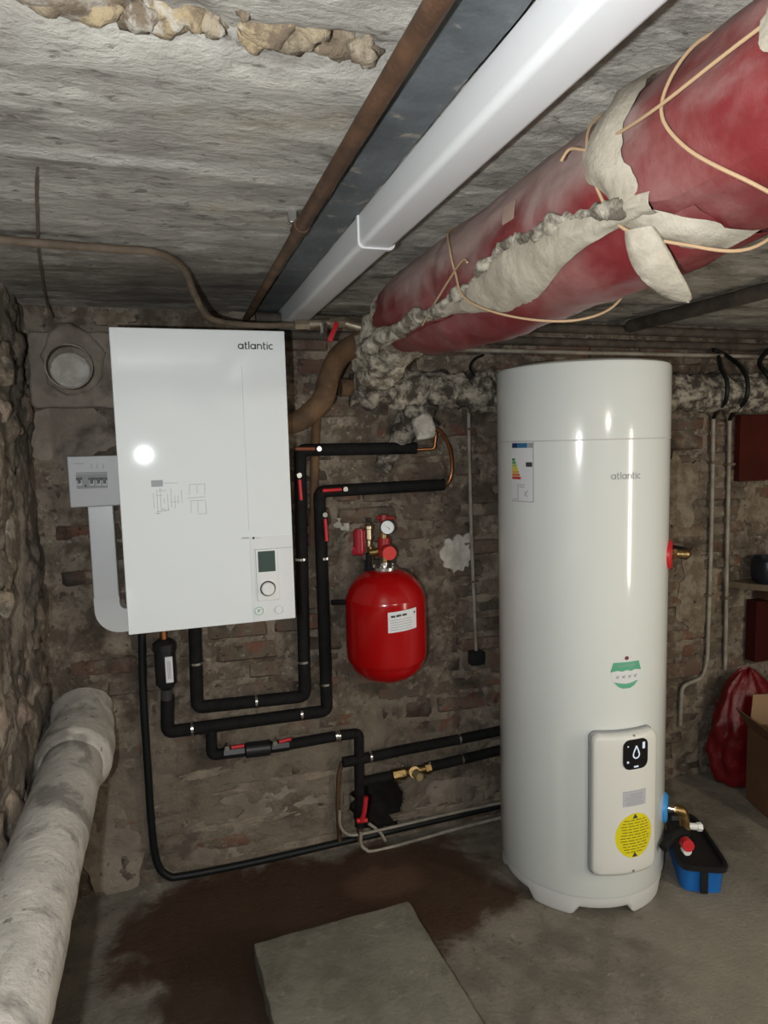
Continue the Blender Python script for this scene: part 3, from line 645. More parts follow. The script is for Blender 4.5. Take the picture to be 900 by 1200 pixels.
# ------------------------------------------------------------------ wall sleeve in its cement plate
fc = at(84, 432, 2.33)
fs = thing('flue_sleeve', (fc.x, YB, fc.z), 'round metal wall sleeve plugged with white filler at the top left corner', 'flue opening')
out = [(fc.x+(u-.0), fc.z+v) for u, v in blob(0, 0, .01, .01, 4, 0)]
a0 = at(30, 388, 2.335); a1 = at(132, 478, 2.335)
MB().plate([(u+.006*fbm((u,0,v),20), v+.006*fbm((u,5,v),20)) for u, v in rrect(a0.x, a1.z, a1.x+.03, a0.z, .015, 3, 12)], .045, lambda u, v, h: (u, YB-.004-h+(.004*fbm((u,1,v),20) if h > 0 else 0), v), .012, 6).build('cement_surround', M['cement'], fs)
u, v = fc.x, fc.z
co = [(u-.085,v+.03),(u-.07,v-.05),(u-.02,v-.085),(u+.05,v-.075),(u+.088,v-.02),(u+.105,v+.055),(u+.075,v+.085),(u+.03,v+.13),(u-.03,v+.135),(u-.055,v+.10)]
co = [(a_[0]+(b_[0]-a_[0])*t/8, a_[1]+(b_[1]-a_[1])*t/8) for a_, b_ in zip(co, co[1:]+co[:1]) for t in range(8)]
co = [(p_[0]+.010*fbm((p_[0],0,p_[1]),16), p_[1]+.010*fbm((p_[0],7,p_[1]),16)) for p_ in co]
MB().plate(co, .058, lambda u, v, h: (u, YB-.004-h+(.010*fbm((u,1,v),18) if h > 0 else 0), v), .014, 6).build('mortar_collar', M['cement'], fs, angle=180)
RS = .067; T_ = Matrix.Translation((fc.x, YB-.01, fc.z)) @ RX
MB().lathe([(RS-.004,.02),(RS-.004,.095),(RS,.095),(RS,.02)], 40, T_).build('sleeve', mat('dull_galvanised', (.20,.17,.14), .5, .6, col2=(.10,.08,.06), scale=20), fs)
m = MB(); n = 36
m.plate([((RS-.010)*math.cos(2*math.pi*k/n)*(1+.03*fbm((k,0,0),.9)), (RS-.014)*math.sin(2*math.pi*k/n)-.008) for k in range(n)], .03, lambda a_, b_, h: (fc.x+a_, YB-.046-h+.004*fbm((a_,0,b_),40), fc.z+b_), .006, 6)
m.build('plug', M['white_plaster'], fs)

# ------------------------------------------------------------------ big fibre cement pipe along the left wall
PX, PZ, PR = -.297, .634, .080
bp = thing('drain_pipe', (PX, 2.2, PZ), 'thick pale fibre cement drain pipe running along the left wall toward the viewer', 'pipe')
Ty = lambda y: Matrix.Translation((PX, y, PZ)) @ Matrix.Rotation(math.radians(90), 4, 'X')
MB().tube([(PX + .002*fbm((0,y,0),3), y, PZ) for y in arange(-.4, 2.16, .02)], PR, 40, jit=.0022, js=16).build('barrel', M['fibre'], bp, angle=80)
MB().tube([(PX, y, PZ) for y in arange(1.98, 2.13, .01)], 0, 40, rf=lambda t: PR+.003+.019*min(1, max(0, t*5)), jit=.003, js=18).build('socket_collar', M['fibre'], bp, angle=80)
MB().tube(fillet([(PX, 2.10, PZ), (PX, 2.24, PZ), (PX-.01, 2.335, PZ+.03)], .1, 8), PR+.012, 40, jit=.006, js=14).build('elbow', M['fibre'], bp, angle=80)

# ------------------------------------------------------------------ concrete slab on the floor
q0, q1, q2 = atz(297,1105,.06), atz(478,1055,.06), atz(583,1200,.06)
ed = (q1-q0).normalized(); nd = V((ed.y, -ed.x, 0)); L_ = (q1-q0).length
def slabp(u, v, h): return q0.xy.to_3d() + ed*u + nd*v + V((0,0,h))
o = MB().plate([(u+.004*fbm((u,v,0),12), v+.004*fbm((u,v,5),12)) for u, v in rrect(0, 0, L_, .95, .006, 2, 24)], .06, lambda u, v, h: slabp(u, v, h + (.002*fbm((u,v,3),9) if h > .03 else -.004)), .005, 14).build('concrete_slab', M['slab'], angle=35)
tag(o, 'raised flat concrete slab lying on the stained floor in the foreground', 'slab')

# ------------------------------------------------------------------ things under the ceiling, running back to front
ct = thing('ceiling_trunking', (.417, 2.3, 1.887), 'long white square cable trunking fixed under the ceiling', 'trunking')
def chan(y0, y1, gro=0.0):
    x0, x1, z0, z1 = .382-gro, .452+gro, 1.887-gro, ZC-.004; r = .012; pr = [(x0, z1), (x0, z0+r)]
    pr += [(x0+r-r*math.cos(a), z0+r-r*math.sin(a)) for a in [math.pi/2*k/6 for k in range(1, 7)]]
    pr += [(x1-r+r*math.sin(a), z0+r-r*math.cos(a)) for a in [math.pi/2*k/6 for k in range(7)]] + [(x1, z1)]
    n = len(pr); return MB().add([(x, y0, z) for x, z in pr] + [(x, y1, z) for x, z in pr], [(k, (k+1)%n, n+(k+1)%n, n+k) for k in range(n)] + [tuple(range(n)), tuple(reversed(range(n, 2*n)))])
chan(-.6, 1.332).build('trunking_length', M['pvc'], ct, angle=25)
chan(1.336, 2.352).build('trunking_length', M['pvc'], ct, angle=25)
chan(1.329, 1.340, .0035).build('joint_cover', M['pvc'], ct, angle=25)
o = MB(); Ys = arange(-.6, 2.352, .02); nn = len(Ys)
xs = (.306, .3085, .376, .3775)
for y in Ys:
    w1 = .0035*fbm((0,y,0),14); w2 = .003*fbm((5,y,0),12); o.v += [(.306+w1, y, ZC+.02), (.307+w1, y, ZC-.006), (.340, y, ZC-.009+.002*fbm((1,y,1),8)), (.376+w2, y, ZC-.007), (.377+w2, y, ZC+.02)]
o.f = [(i*5+k, i*5+k+1, (i+1)*5+k+1, (i+1)*5+k) for i in range(nn-1) for k in range(4)] + [(0,4,3,2,1), tuple((nn-1)*5+k for k in range(5)), ]
tag(o.build('steel_beam', M['greysteel'], angle=50), 'blue grey painted steel beam let into the ceiling beside the white trunking', 'beam')
rp = thing('ceiling_pipe', (.27, 2.3, 1.92), 'straight rusty brown pipe running along the ceiling beside the grey steel beam', 'pipe')
MB().tube([(.270, -.6, 1.921), (.270, 1.36, 1.921)], .0130, 18).build('pipe', M['rust'], rp)
MB().tube([(.272, 1.36, 1.924), (.276, 2.345, 1.924)], .0112, 16).build('pipe_extension', M['rustdust'], rp)
MB().tube([(.270, 1.33, 1.921), (.270, 1.375, 1.921)], .0155, 18).build('coupling', M['rust'], rp)
pc = at(345, 258, 1.33); MB().rbox((.245, 1.335, 1.925), (.262, 1.352, 1.952), .002, 1).build('clamp', M['chrome'], rp)

# red jacketed pipe
RC = V((.62, 0, 1.83)); RN = V((-.62, 0, -.325)).normalized(); RE = V((-RN.z, 0, RN.x)); RE = RE if RE.z < 0 else -RE
def rpnt(al, y, rho): a = math.radians(al); return RC + V((0, y, 0)) + (RN*math.cos(a) + RE*math.sin(a))*rho
red = thing('jacketed_pipe', (RC.x, 1.7, RC.z), 'thick overhead pipe wrapped in maroon plastic sheet with torn white lining', 'pipe')
YS = arange(-.35, 1.74, .014); AS = arange(-345+10, 15+10, 4.5)
def seam(y): return 10 - 20*math.exp(-((y-.93)/.16)**2) + 3*fbm((0,y,0),6)
def red_r(al, y):
    r = .1030 + .0035*fbm((math.sin(math.radians(al))*.5, y, math.cos(math.radians(al))*.5), 7) 
    for yc_ in (.49, .735, 1.30): r -= .005*math.exp(-((y-yc_)/.02)**2)
    r += .0022*math.sin(al*.12 + y*20)*math.exp(-((y-.55)/.25)**2)
    return r - .012*max(0, (y-1.60)/.14)
m = MB(); n = len(AS)
for y in YS:
    for i, k in enumerate(AS):
        t = i/(n-1); al = seam(y) - 4 + 7*max(0, min(1, (.70-y)/.06)) - (1-t)*(352 + 16*max(0, min(1, (.70-y)/.06)))
        r_ = red_r(al, y) + .010*max(0, (t-.93)/.07)*max(0,1-abs(y-1.0)/.6)
        m.v.append(rpnt(al, y, r_))
m.f = [(i*n+j, (i+1)*n+j, (i+1)*n+j+1, i*n+j+1) for i in range(len(YS)-1) for j in range(n-1)]
m.build('jacket', M['pvcred'], red, angle=180, fix=True)
# sagging lower flap
m = MB(); FY = arange(.62, 1.60, .012); FA = arange(0, 1, .06)
for y in FY:
    w_ = max(0,math.sin(math.pi*(y-.62)/.98))**.6
    for t in FA:
        al = seam(y) + 12 + t*105
        m.v.append(rpnt(al, y, .106 + w_*(.030*max(0,math.sin(math.pi*min(1, t*1.15)))**.8) + .005*fbm((t*2, y*5, 3), 2)))
n = len(FA); m.f = [(i*n+j, (i+1)*n+j, (i+1)*n+j+1, i*n+j+1) for i in range(len(FY)-1) for j in range(n-1)]
m.build('lower_flap', M['pvcred'], red, angle=180)
# white lining rolled out along the seam
m = MB(); LY = arange(.66, 1.78, .008); LA = arange(0, 1, .07); n = len(LA)
for y in LY:
    wd = 13 + 34*math.exp(-((y-.98)/.16)**2)*(1 if y > .68 else .3) + 6*math.exp(-((y-1.7)/.1)**2)
    for t in LA:
        al = seam(y) - 6 + t*wd
        m.v.append(rpnt(al, y, .1085 + .008*max(0,math.sin(math.pi*t))**.7 + .022*math.exp(-((y-1.0)/.22)**2)*t + .0035*fbm((t*3, y*22, 1), 1.2)))
m.f = [(i*n+j, (i+1)*n+j, (i+1)*n+j+1, i*n+j+1) for i in range(len(LY)-1) for j in range(n-1)]
m.build('torn_lining', M['lining'], red, angle=180)
m = MB(); m.tube([rpnt(seam(y)-3+2*math.sin(y*30), y, .113+.003*math.sin(y*45)+.012*max(0, y-1.3)/.4) for y in arange(.70, 1.76, .007)], .0, 12, rf=lambda t: .008+.012*max(0, t-.35)/.65+.003*math.sin(t*60), jit=.008, js=60); m.build('wool_edge', M['wool'], red, angle=180)
# cream tape band and hanging tail
m = MB(); BA = arange(-100, 62, 4); n = 7
for al in BA:
    yb_ = .727 - .085*max(0, (al+20)/80) + .02*fbm((al*.02,0,0),2)
    for j in range(n):
        t = j/(n-1)-.5; m.v.append(rpnt(al, yb_ + t*(.050+.03*abs(math.sin(al*.03))), .1085 + .008*math.cos(t*math.pi) + .004*fbm((al*.08, t*4, 0), 1)))
m.f = [(i*n+j, (i+1)*n+j, (i+1)*n+j+1, i*n+j+1) for i in range(len(BA)-1) for j in range(n-1)]
m.build('lining_band', M['lining'], red, angle=180)
m = MB(); n = 9; TL = arange(0, 1, .06)
for t in TL:
    wd = .024*max(0,math.sin(math.pi*min(1, .16+t*.84)))**.6 + .002
    for k in range(n):
        a = 2*math.pi*k/n; c_ = rpnt(18+t*44, .690+.015*t, .122+.022*t) + V((0,0,-.020*t)); m.v.append(c_ + V((math.cos(a)*wd*.55, -math.cos(a)*wd*.75, 0)) + V((.35,.25,0))*math.sin(a)*.012 + V((0,0,.004*fbm((t*3,k,0),1))))
m.f = [(i*n+j, i*n+(j+1)%n, (i+1)*n+(j+1)%n, (i+1)*n+j) for i in range(len(TL)-1) for j in range(n)]
m.build('lining_tail', M['lining'], red, angle=180)
def cordp(pts, r=.0020): MB().tube(spline([rpnt(a, y, red_r(a, y)+.006+(ex_ if ex_ else 0)) for a, y, ex_ in pts], 8), r, 8).build('cord', M['cord'], red)
cordp([(-110,.60,0),(-70,.615,0),(-36,.625,0),(-10,.60,0),(20,.55,0),(60,.53,0),(110,.52,0)])
cordp([(-52,.36,0),(-45,.45,0),(-40,.54,.001),(-35,.626,.003),(-38,.70,.001),(-42,.766,.001)])
cordp([(-110,.80,0),(-70,.785,0),(-42,.765,0),(-10,.742,0),(15,.715,.012),(40,.66,.012),(70,.63,.008),(110,.62,.004)])
cordp([(-110,1.30,0),(-70,1.25,0),(-40,1.19,0),(-16,1.165,.002),(10,1.12,.024),(35,1.02,.034),(65,.95,.034),(100,.95,.028),(140,.96,.004)])
cordp([(-16,1.165,.002),(0,1.27,.006),(14,1.37,.016)])
cordp([(-16,1.165,.003),(-19,1.11,.008),(-15,1.09,.012)]); cordp([(-42,.765,.003),(-46,.79,.01),(-40,.80,.014)])
pl = MB().plate(rrect(-.013, -.020, .013, .020, .003, 2, 4), .001, lambda u, v, h: rpnt(-36+math.degrees(u/.1), .965+v*.9, .1075+h), 0, 1).build('tape_square', mat('tan_tape', (.36,.25,.20), .5), red)
# white scrap near the top of the frame
o = MB().plate(blob(0, 0, .02, .012, 20, .3, 2), .004, lambda u, v, h: rpnt(-40+math.degrees(u/.1), .49+v, .108+h), 0, 2).build('lining_scrap', M['lining'], red)
# bare wool end of the jacketed pipe
def woolr(t): return .086 + .010*math.sin(t*22) - .020*t
MB().tube(dense([(RC.x, 1.70, RC.z-.004), (RC.x+.002, 1.82, RC.z-.018), (RC.x+.012, 1.98, RC.z-.055), (RC.x+.03, 2.10, RC.z-.10)], .008), 0, 40, rf=woolr, jit=.020, js=24).build('wool_end', M['wool'], red, angle=180)

# rusty elbow coming out of the jacketed pipe
P = lambda x, y, Y: at(x, y, Y)
eb = thing('rusty_elbow_pipe', P(370, 500, 2.2), 'fat rusty pipe bending down from the end of the jacketed pipe', 'pipe')
MB().tube(spline([P(436,392,1.98), P(420,402,2.02), P(399,416,2.10), P(386,440,2.15), P(378,468,2.18), P(352,492,2.20), P(322,500,2.20)], 8), .034, 22, jit=.002, js=20).build('bend', M['rustdust'], eb)
MB().tube([P(371,482,2.27), P(370,505,2.33), P(369,530,2.348), P(367,640,2.348)], .016, 16).build('drop_pipe', M['rustdust']); tag(bpy.data.objects['drop_pipe'], 'slim rusty pipe dropping behind the upper black lagged pipe', 'pipe')
tp_ = thing('gas_pipe', P(300, 380, 2.0), 'thin dusty pipe with a red lever valve crossing above the boiler', 'pipe')
MB().tube(spline([atz(-60,272,1.925), atz(0,281,1.925), atz(120,291,1.925), atz(185,297,1.925), P(215,315,1.74), P(228,345,1.84), P(246,373,1.95), P(290,381,2.0), P(350,381,2.0)], 8), .0088, 12).build('pipe', M['oldpipe'], tp_)
vb = MB(); vb.tube([P(345,381,2.0), P(362,381,2.0)], .015, 6).tube([P(362,380,2.0), P(388,379,2.0)], .0125, 14).tube([P(386,379,2.0), P(404,378,2.0)], .017, 6).tube([P(402,378,2.0), P(430,386,1.99)], .014, 14); vb.build('valve_body', mat('tarnished_brass', (.42,.36,.27), .45, .7, col2=(.24,.19,.13), scale=30), tp_)
MB().tube([P(380,381,1.99), P(379,393,1.97)], .011, 12).build('valve_stem', M['chrome'], tp_)
hnd = MB().tube([P(394,379,1.965), P(391,388,1.955), P(386,400,1.955)], .009, 4).build('valve_lever', M['redplastic'], tp_)

# ------------------------------------------------------------------ wool-wrapped horizontal pipe along the back wall
wp = thing('lagged_wall_pipe', (1.5, 2.25, 1.66), 'horizontal pipe lagged in dirty glass wool running along the wall behind the tank', 'pipe')
MB().tube(dense([(.60, 2.225, 1.688), (.95, 2.24, 1.678), (1.5, 2.25, 1.668), (2.75, 2.255, 1.668)], .011), .070, 32, jit=.026, js=22, rf=lambda t: .058 if t < .2 else .072).build('wool_wrap', M['wool_dark'], wp, angle=180)
MB().tube([(.56, 2.225, 1.688), (.60, 2.225, 1.688), (2.8, 2.255, 1.668)], .030, 14).build('core_pipe', M['rustdust'], wp)
wbn = thing('lagged_branch_pipe', P(470, 520, 2.25), 'ragged wool clad branch hanging down behind the black lagged pipe', 'pipe')
MB().tube(dense([P(494,468,2.27), P(478,498,2.31), P(462,526,2.352), P(446,550,2.355)], .006), 0, 26, jit=.014, js=30, rf=lambda t: .060-.036*t).build('wool_wrap', M['wool_dark'], wbn, angle=180)
MB().tube(dense([P(492,488,2.23), P(497,500,2.22), P(499,514,2.22)], .005), 0, 22, jit=.012, js=40, rf=lambda t: .026+.012*math.sin(t*3.1)).build('plaster_lump', M['white_plaster'], wbn, angle=180)
MB().tube([P(505,494,2.215), P(512,500,2.215)], .014, 14).build('pipe_nut', M['dark'], wbn)

# ------------------------------------------------------------------ black lagged heating pipes
FY_ = 2.315; FR = .0215
def px_(pts, Y=FY_): return [P(x, y, Y) for x, y in pts]
la = thing('lagged_heating_pipe', P(357, 815, FY_), 'black foam lagged pipe making the inner loop under the boiler', 'pipe', 'black lagged heating pipes')
MB().tube(fillet(px_([(487,525),(351,527.5),(357,816),(231,829),(227,690)]), .022, 4), FR, 16).build('foam_lagging', M['foam'], la)
lb = thing('lagged_heating_pipe', P(380, 832, FY_), 'black foam lagged pipe making the outer loop under the boiler', 'pipe', 'black lagged heating pipes')
MB().tube(fillet(px_([(520,568),(374,576),(383,833),(196,858),(196,815)]), .022, 4), FR, 16).build('foam_lagging', M['foam'], lb)
def tie(parent, x, y, horiz, R=FR, Y=FY_, mt=None):
    p_ = P(x, y, Y); d_ = V((.004,0,0)) if not horiz else V((0,0,.004))
    MB().tube([p_-d_, p_+d_], R+.0015, 16).build('cable_tie', mt or M['chrome'], parent)
def handle(parent, x0, y0, x1, y1, Y=FY_-.035, mt=None):
    a, b = P(x0, y0, Y), P(x1, y1, Y); d_ = (b-a).normalized(); side = V((0,1,0)).cross(d_)
    hd = MB().tube([a, a.lerp(b,.15), b], .0062, 10).build('valve_handle', mt or M['redplastic'], parent)
    c = a - d_*.014; MB().tube([c+V((0,-.006,0)), c+V((0,.028,0))], .0085, 12).build('valve_spindle', M['chrome'], parent)
handle(la, 351, 562, 353, 586); handle(lb, 381, 608, 383, 634); handle(lb, 400, 573.5, 378, 575)
handle(la, 369, 526, 346, 526, mt=mat('brown_handle', (.22,.06,.03), .5))
o = [tie(la, *q) for q in ((229.5,777,1),(355.5,775,1),(300,822,0))]; o = [tie(lb, *q) for q in ((381,801,1),(225,854,0),(353,837,0),(380,654,1))]
tie(la, 353, 655, 1)
# filter
ff = P(198, 776, FY_)
fl_ = thing('magnetic_filter', ff, 'black cylindrical pipe filter with a white label hanging under the boiler', 'filter')
f0, f1 = P(196,800,FY_-.01), P(193,752,FY_-.01)
MB().lathe([(.016,-.02),(.024,-.012),(.030,-.004),(.033,.0),(.033,.110),(.037,.112),(.037,.135),(.030,.142),(.018,.150)], 24, Matrix.Translation((ff.x-.012, FY_-.012, f0.z))).build('filter_body', M['dark'], fl_)
MB().rbox((ff.x-.012, FY_-.052, f0.z+.012), (ff.x+.012, FY_-.042, f0.z+.098), .002, 1).build('filter_label', M['paper'], fl_)
lines(lambda u, v, h: V((u, FY_-.0522-h, v)), [(ff.x+.000+.004*i, f0.z+.025, ff.x+.000+.004*i, f0.z+.085) for i in range(-1,2)], .0016).build('label_print', M['greyprint'], fl_, False)
MB().tube([V((ff.x-.012,FY_-.012,f0.z+.145)), V((ff.x-.012,FY_-.012,f0.z+.25))], .012, 12).build('copper_tail', M['copper'], fl_)
MB().tube([V((ff.x-.012,FY_-.012,f0.z-.018)), V((ff.x-.014,FY_-.006,f0.z-.055))], .019, 12).build('lower_union', mat('grey_union', (.10,.10,.10), .35, .6), fl_)
# lower branch with valves
lc = thing('lagged_branch_run', P(420, 862, FY_), 'black lagged pipe with two red valve handles below the outer loop', 'pipe', 'black lagged heating pipes')
MB().tube(fillet(px_([(247,850),(248,885),(330,874),(398,862),(420.5,859),(421.5,968)]), .018, 4), .0185, 16).build('foam_lagging', M['foam'], lc)
MB().tube(px_([(288,879.5),(300,878),(316,876)], FY_-.004), .027, 14).tube(px_([(262,882.5),(286,879.5)], FY_-.004), .022, 8).tube(px_([(318,875.5),(338,872.5)], FY_-.004), .022, 8).build('check_valve', M['dark'], lc)
handle(lc, 271, 876, 286, 874); handle(lc, 327, 869.5, 341, 866)
for dx in (-3, 0): tie(lc, 397+dx, 862.5, 0, .0185)
ld = thing('lagged_branch_run', P(500, 873, FY_), 'upper of the two black lagged pipes running behind the tank', 'pipe', 'black lagged heating pipes')
MB().tube(fillet(px_([(402,893.5),(428,888.5),(470,879.5),(540,866),(640,845)]), .02, 3), .0190, 16).build('foam_lagging', M['foam'], ld)
tie(ld, 434, 887, 0, .019); tie(ld, 538, 866.5, 0, .019)
le = thing('lagged_valve_run', P(500, 900, FY_), 'lower black lagged pipe with a brass valve running behind the tank', 'pipe', 'black lagged heating pipes')
MB().tube(px_([(424,916),(462,908.5)]), .0180, 16).tube(px_([(500,899.5),(545,889),(640,866)]), .0190, 16).build('foam_lagging', M['foam'], le)
MB().tube(px_([(460,909),(474,906)], FY_-.005), .022, 6).tube(px_([(472,906),(502,900)], FY_-.005), .017, 14).tube(px_([(498,901),(504,899.5)], FY_-.005), .022, 6).tube([P(485,904,FY_-.005), P(486,905,FY_-.045)], .021, 14).build('valve_body', M['brass'], le)
MB().tube([P(487,906,FY_-.045), P(492,911,FY_-.075)], .0165, 16).tube([P(492,911,FY_-.075), P(492.5,911.5,FY_-.079)], .012, 16).build('valve_cap', mat('pale_brass', (.70,.58,.32), .4, .8), le)
for q in ((471,896),(473,908),(468,918),(503,893),(462,896)): 
    p_ = P(q[0], q[1], FY_-.02); MB().tube([p_, p_+V((0,-.008,0))], .004, 8).build('bolt', M['chrome'], le)
tie(le, 541, 890, 0, .019)
dv = thing('drain_cock', P(424, 955, FY_-.02), 'red lever drain cock at the foot of the black lagged pipe by the wall hole', 'valve')
MB().tube(px_([(421.5,966),(422,985)], FY_-.002), .012, 12).build('cock_body', M['rust'], dv)
MB().tube([P(429,934,FY_-.04), P(427,952,FY_-.04), P(424,962,FY_-.035)], .0085, 10).tube([P(418,962,FY_-.03), P(430,961,FY_-.03)], .009, 10).build('cock_lever', M['redplastic'], dv)

# cable, thin pipes, copper
o = MB().tube(spline(px_([(166,742),(168,820),(173,900),(177,960),(183,1008),(196,1026),(218,1026),(300,1010),(400,987),(500,964),(600,941)], 2.335), 8), .0125, 12).build('black_hose', M['cable'])
tag(o, 'black corrugated cable sheath dropping from the boiler and running along the foot of the wall', 'cable')
o = MB().tube(spline(px_([(398,950),(399,968),(408,978),(425,977),(470,967),(530,953),(600,938)], 2.31), 8), .0058, 10).build('condensate_tube', M['galv']); tag(o, 'thin pale tube running above the black cable toward the tank', 'tube', 'thin pale tubes')
o = MB().tube(spline(px_([(423,975),(423,988),(428,995),(440,997),(490,984),(540,970),(600,955)], 2.30), 8), .0062, 10).build('condensate_tube', M['galv']); tag(o, 'thin pale tube looping below the drain cock toward the tank', 'tube', 'thin pale tubes')
o = MB().tube(spline(px_([(401,893),(397,910),(396,950),(398,985)], 2.335), 6), .0085, 10).build('riser_pipe', M['rust']); tag(o, 'thin rusty vertical pipe left of the wall hole', 'pipe')
o = MB().tube(spline([P(432,965,2.32), P(445,975,2.32), P(452,986,2.29)], 6), .0058, 8).build('tube_stub', M['galv']); tag(o, 'short pale tube stub slanting out of the wall hole', 'tube', 'thin pale tubes')
o = MB().tube(fillet([P(486,527,FY_-.005), P(509,526,FY_-.01), P(511.5,505,FY_-.02)], .012, 5), .0062, 10).build('copper_stub', M['copper']); tag(o, 'short bent copper pipe at the end of the upper black lagged pipe', 'pipe')
cpi = thing('copper_pipe', P(529, 545, FY_), 'thin copper pipe curving down to the second black lagged pipe', 'pipe')
MB().tube(spline([P(508,500,2.25), P(517,507,2.26), P(526,523,2.28), P(529.5,540,2.30), P(529,556,FY_-.005), P(524,566,FY_-.005), P(516,569,FY_-.005)], 8), .0062, 10).build('pipe', M['copper'], cpi)
MB().tube(px_([(514,569.5),(524,567.5)], FY_-.005), .012, 6).build('union', M['brass'], cpi)

# ------------------------------------------------------------------ red expansion vessel
vc = V((.690, 2.205, .682)); vr = .1385; vh = .392
ev = thing('expansion_vessel', vc, 'red round-shouldered expansion vessel hanging on the brick wall right of the pipes', 'expansion vessel')
prof = [(0, 0), (.03, .0005), (.06, .006), (.09, .020), (.115, .042), (.130, .070), (vr, .105), (vr, .27), (.133, .305), (.118, .338), (.095, .364), (.065, .382), (.03, .391), (0, .392)]
sp = spline([V((r, 0, z)) for r, z in prof], 4)
MB().lathe([(max(0, p_.x), p_.z) for p_ in sp], 64, Matrix.Translation(vc)).build('vessel', M['red'], ev, angle=80)
Tv = Matrix.Translation(vc + V((0,0,vh)))
MB().lathe([(.030,-.008),(.042,-.004),(.042,.006),(.034,.008),(.014,.008),(.014,.022)], 28, Tv).build('flange', M['chrome'], ev)
for k in range(5):
    a = k*1.256+.3; MB().tube([vc+V((.036*math.cos(a), .036*math.sin(a), vh+.004)), vc+V((.036*math.cos(a), .036*math.sin(a), vh+.014))], .0045, 6).build('bolt', M['chrome'], ev)
VN = V((-vc.x, -vc.y, 0)).normalized(); VE = V((-VN.y, VN.x, 0))
def vf(u, v, h): a = math.radians(12) + u/vr; return V((vc.x, vc.y, 0)) + (VN*math.cos(a)+VE*math.sin(a))*(vr+.0016+h) + V((0,0,v))
z0 = P(470, 740, 2.07).z; z1 = P(470, 716, 2.07).z
lb_ = MB().plate([(u, v + .06*u) for u, v in rrect(-.022, z0, .082, z1, .001, 2, 8)], .0006, vf, 0, 3).build('data_label', M['paper'], ev, angle=35)
random.seed(4); sg = [(-.012, z1-.017, .002, z1-.0165)]
for i in range(5): sg.append((-.014, z0+.008+.008*i, .058+random.uniform(0,.015), z0+.012+.008*i))
sub(lines(vf, sg[1:], .0016, .0006, .0008).build('label_print', M['greyprint'], None, False), lb_)
sub(lines(vf, [(-.012, z1-.0155, .002, z1-.0150),(.005,z1-.0145,.022,z1-.0125),(.026,z1-.0125,.042,z1-.0115),(.070,z1-.0095,.076,z1-.009)], .007, .0006, .0008).build('label_heading', M['print'], None, False), lb_)
MB().tube([P(389,706,2.335), P(410,706,2.28)], .010, 8).build('bracket_arm', M['dark'], ev)
MB().rbox((vc.x-.03, vc.y+vr-.012, vc.z+.30), (vc.x+.03, YB-.012, vc.z+.33), .004, 2).rbox((vc.x-.03, YB-.022, vc.z+.12), (vc.x+.03, YB-.012, vc.z+.40), .004, 1).build('wall_bracket', M['dark'], ev)
# safety manifold above the vessel
mt_ = thing('pressure_manifold', vc+V((0,0,vh+.02)), 'brass manifold with white pressure gauge and red relief knob above the red vessel', 'pressure gauge')
GY = 2.22
MB().tube([vc+V((0,0,vh+.024)), vc+V((0,0,vh+.135))], .013, 12).tube([P(432,648,GY), P(456,644,GY)], .013, 12).tube([P(434,664,GY+.01), P(434,640,GY+.01)], .011, 12).build('manifold_body', M['brass'], mt_)
MB().tube([P(450,652,GY-.01), P(450,630,GY-.01)], .022, 14).tube([P(450,640,GY-.005), P(455,647,GY-.045)], .019, 14).build('relief_valve', mat('deep_red_casting', (.30,.012,.014), .4), mt_)
MB().tube([P(455.5,647.5,GY-.045), P(456.5,648.5,GY-.060)], .0235, 18).build('relief_knob', mat('bright_red_cap', (.62,.035,.03), .5), mt_)
gc = P(454, 618, GY-.03); gd = V((-.22,-1,.05)).normalized(); Mg = Matrix.Translation(gc) @ gd.to_track_quat('Z','Y').to_matrix().to_4x4()
gg = MB().lathe([(.010,-.045),(.010,-.022),(.025,-.022),(.0255,.004),(.0225,.005),(.0225,.002)], 28, Mg).build('gauge_case', M['dark'], mt_)
sub(MB().lathe([(.0225,-.002),(.0225,.0022),(0,.0022)], 28, Mg).build('gauge_dial', mat('gauge_white', (.74,.78,.80), .4), None), gg)
sub(MB().add([Mg @ V(q) for q in ((-.010,.008,.0026),(-.0115,.0095,.0026),(.008,-.0075,.0026),(.0095,-.006,.0026),(-.010,.008,.0036),(-.0115,.0095,.0036),(.008,-.0075,.0036),(.0095,-.006,.0036))], [(0,1,2,3),(4,5,6,7),(0,1,5,4),(1,2,6,5),(2,3,7,6),(3,0,4,7)]).build('gauge_needle', M['print'], None, False), gg)
sub(MB().add([Mg @ V(q) for k in range(9) for a in [math.radians(-40+k*32.5)] for q in ((.017*math.cos(a)-.0008,.017*math.sin(a),.0026),(.017*math.cos(a)+.0008,.017*math.sin(a),.0026),(.020*math.cos(a)+.0008,.020*math.sin(a),.0026),(.020*math.cos(a)-.0008,.020*math.sin(a),.0026))], [(4*k,4*k+1,4*k+2,4*k+3) for k in range(9)]).build('gauge_scale', M['greyprint'], None, False), gg)
MB().tube([P(449,612,GY+.01), P(449,603,GY+.01)], .014, 12).tube([P(441,607,GY+.01), P(462,607,GY+.01)], .006, 8).build('rear_cap', mat('deep_red_plastic', (.26,.015,.018), .45), mt_)
av = P(432, 640, GY)
MB().lathe([(.008,0),(.008,.02),(.0135,.024),(.0135,.058),(.016,.060),(.016,.070),(.012,.073),(.006,.082)], 16, Matrix.Translation(av)).build('air_vent', mat('nickel_brass', (.66,.58,.42), .3, 1), mt_)
MB().lathe([(.0045,.082),(.006,.085),(.006,.096),(0,.098)], 12, Matrix.Translation(av)).build('vent_cap', M['dark'], mt_)
fk = P(421, 634, GY-.01)
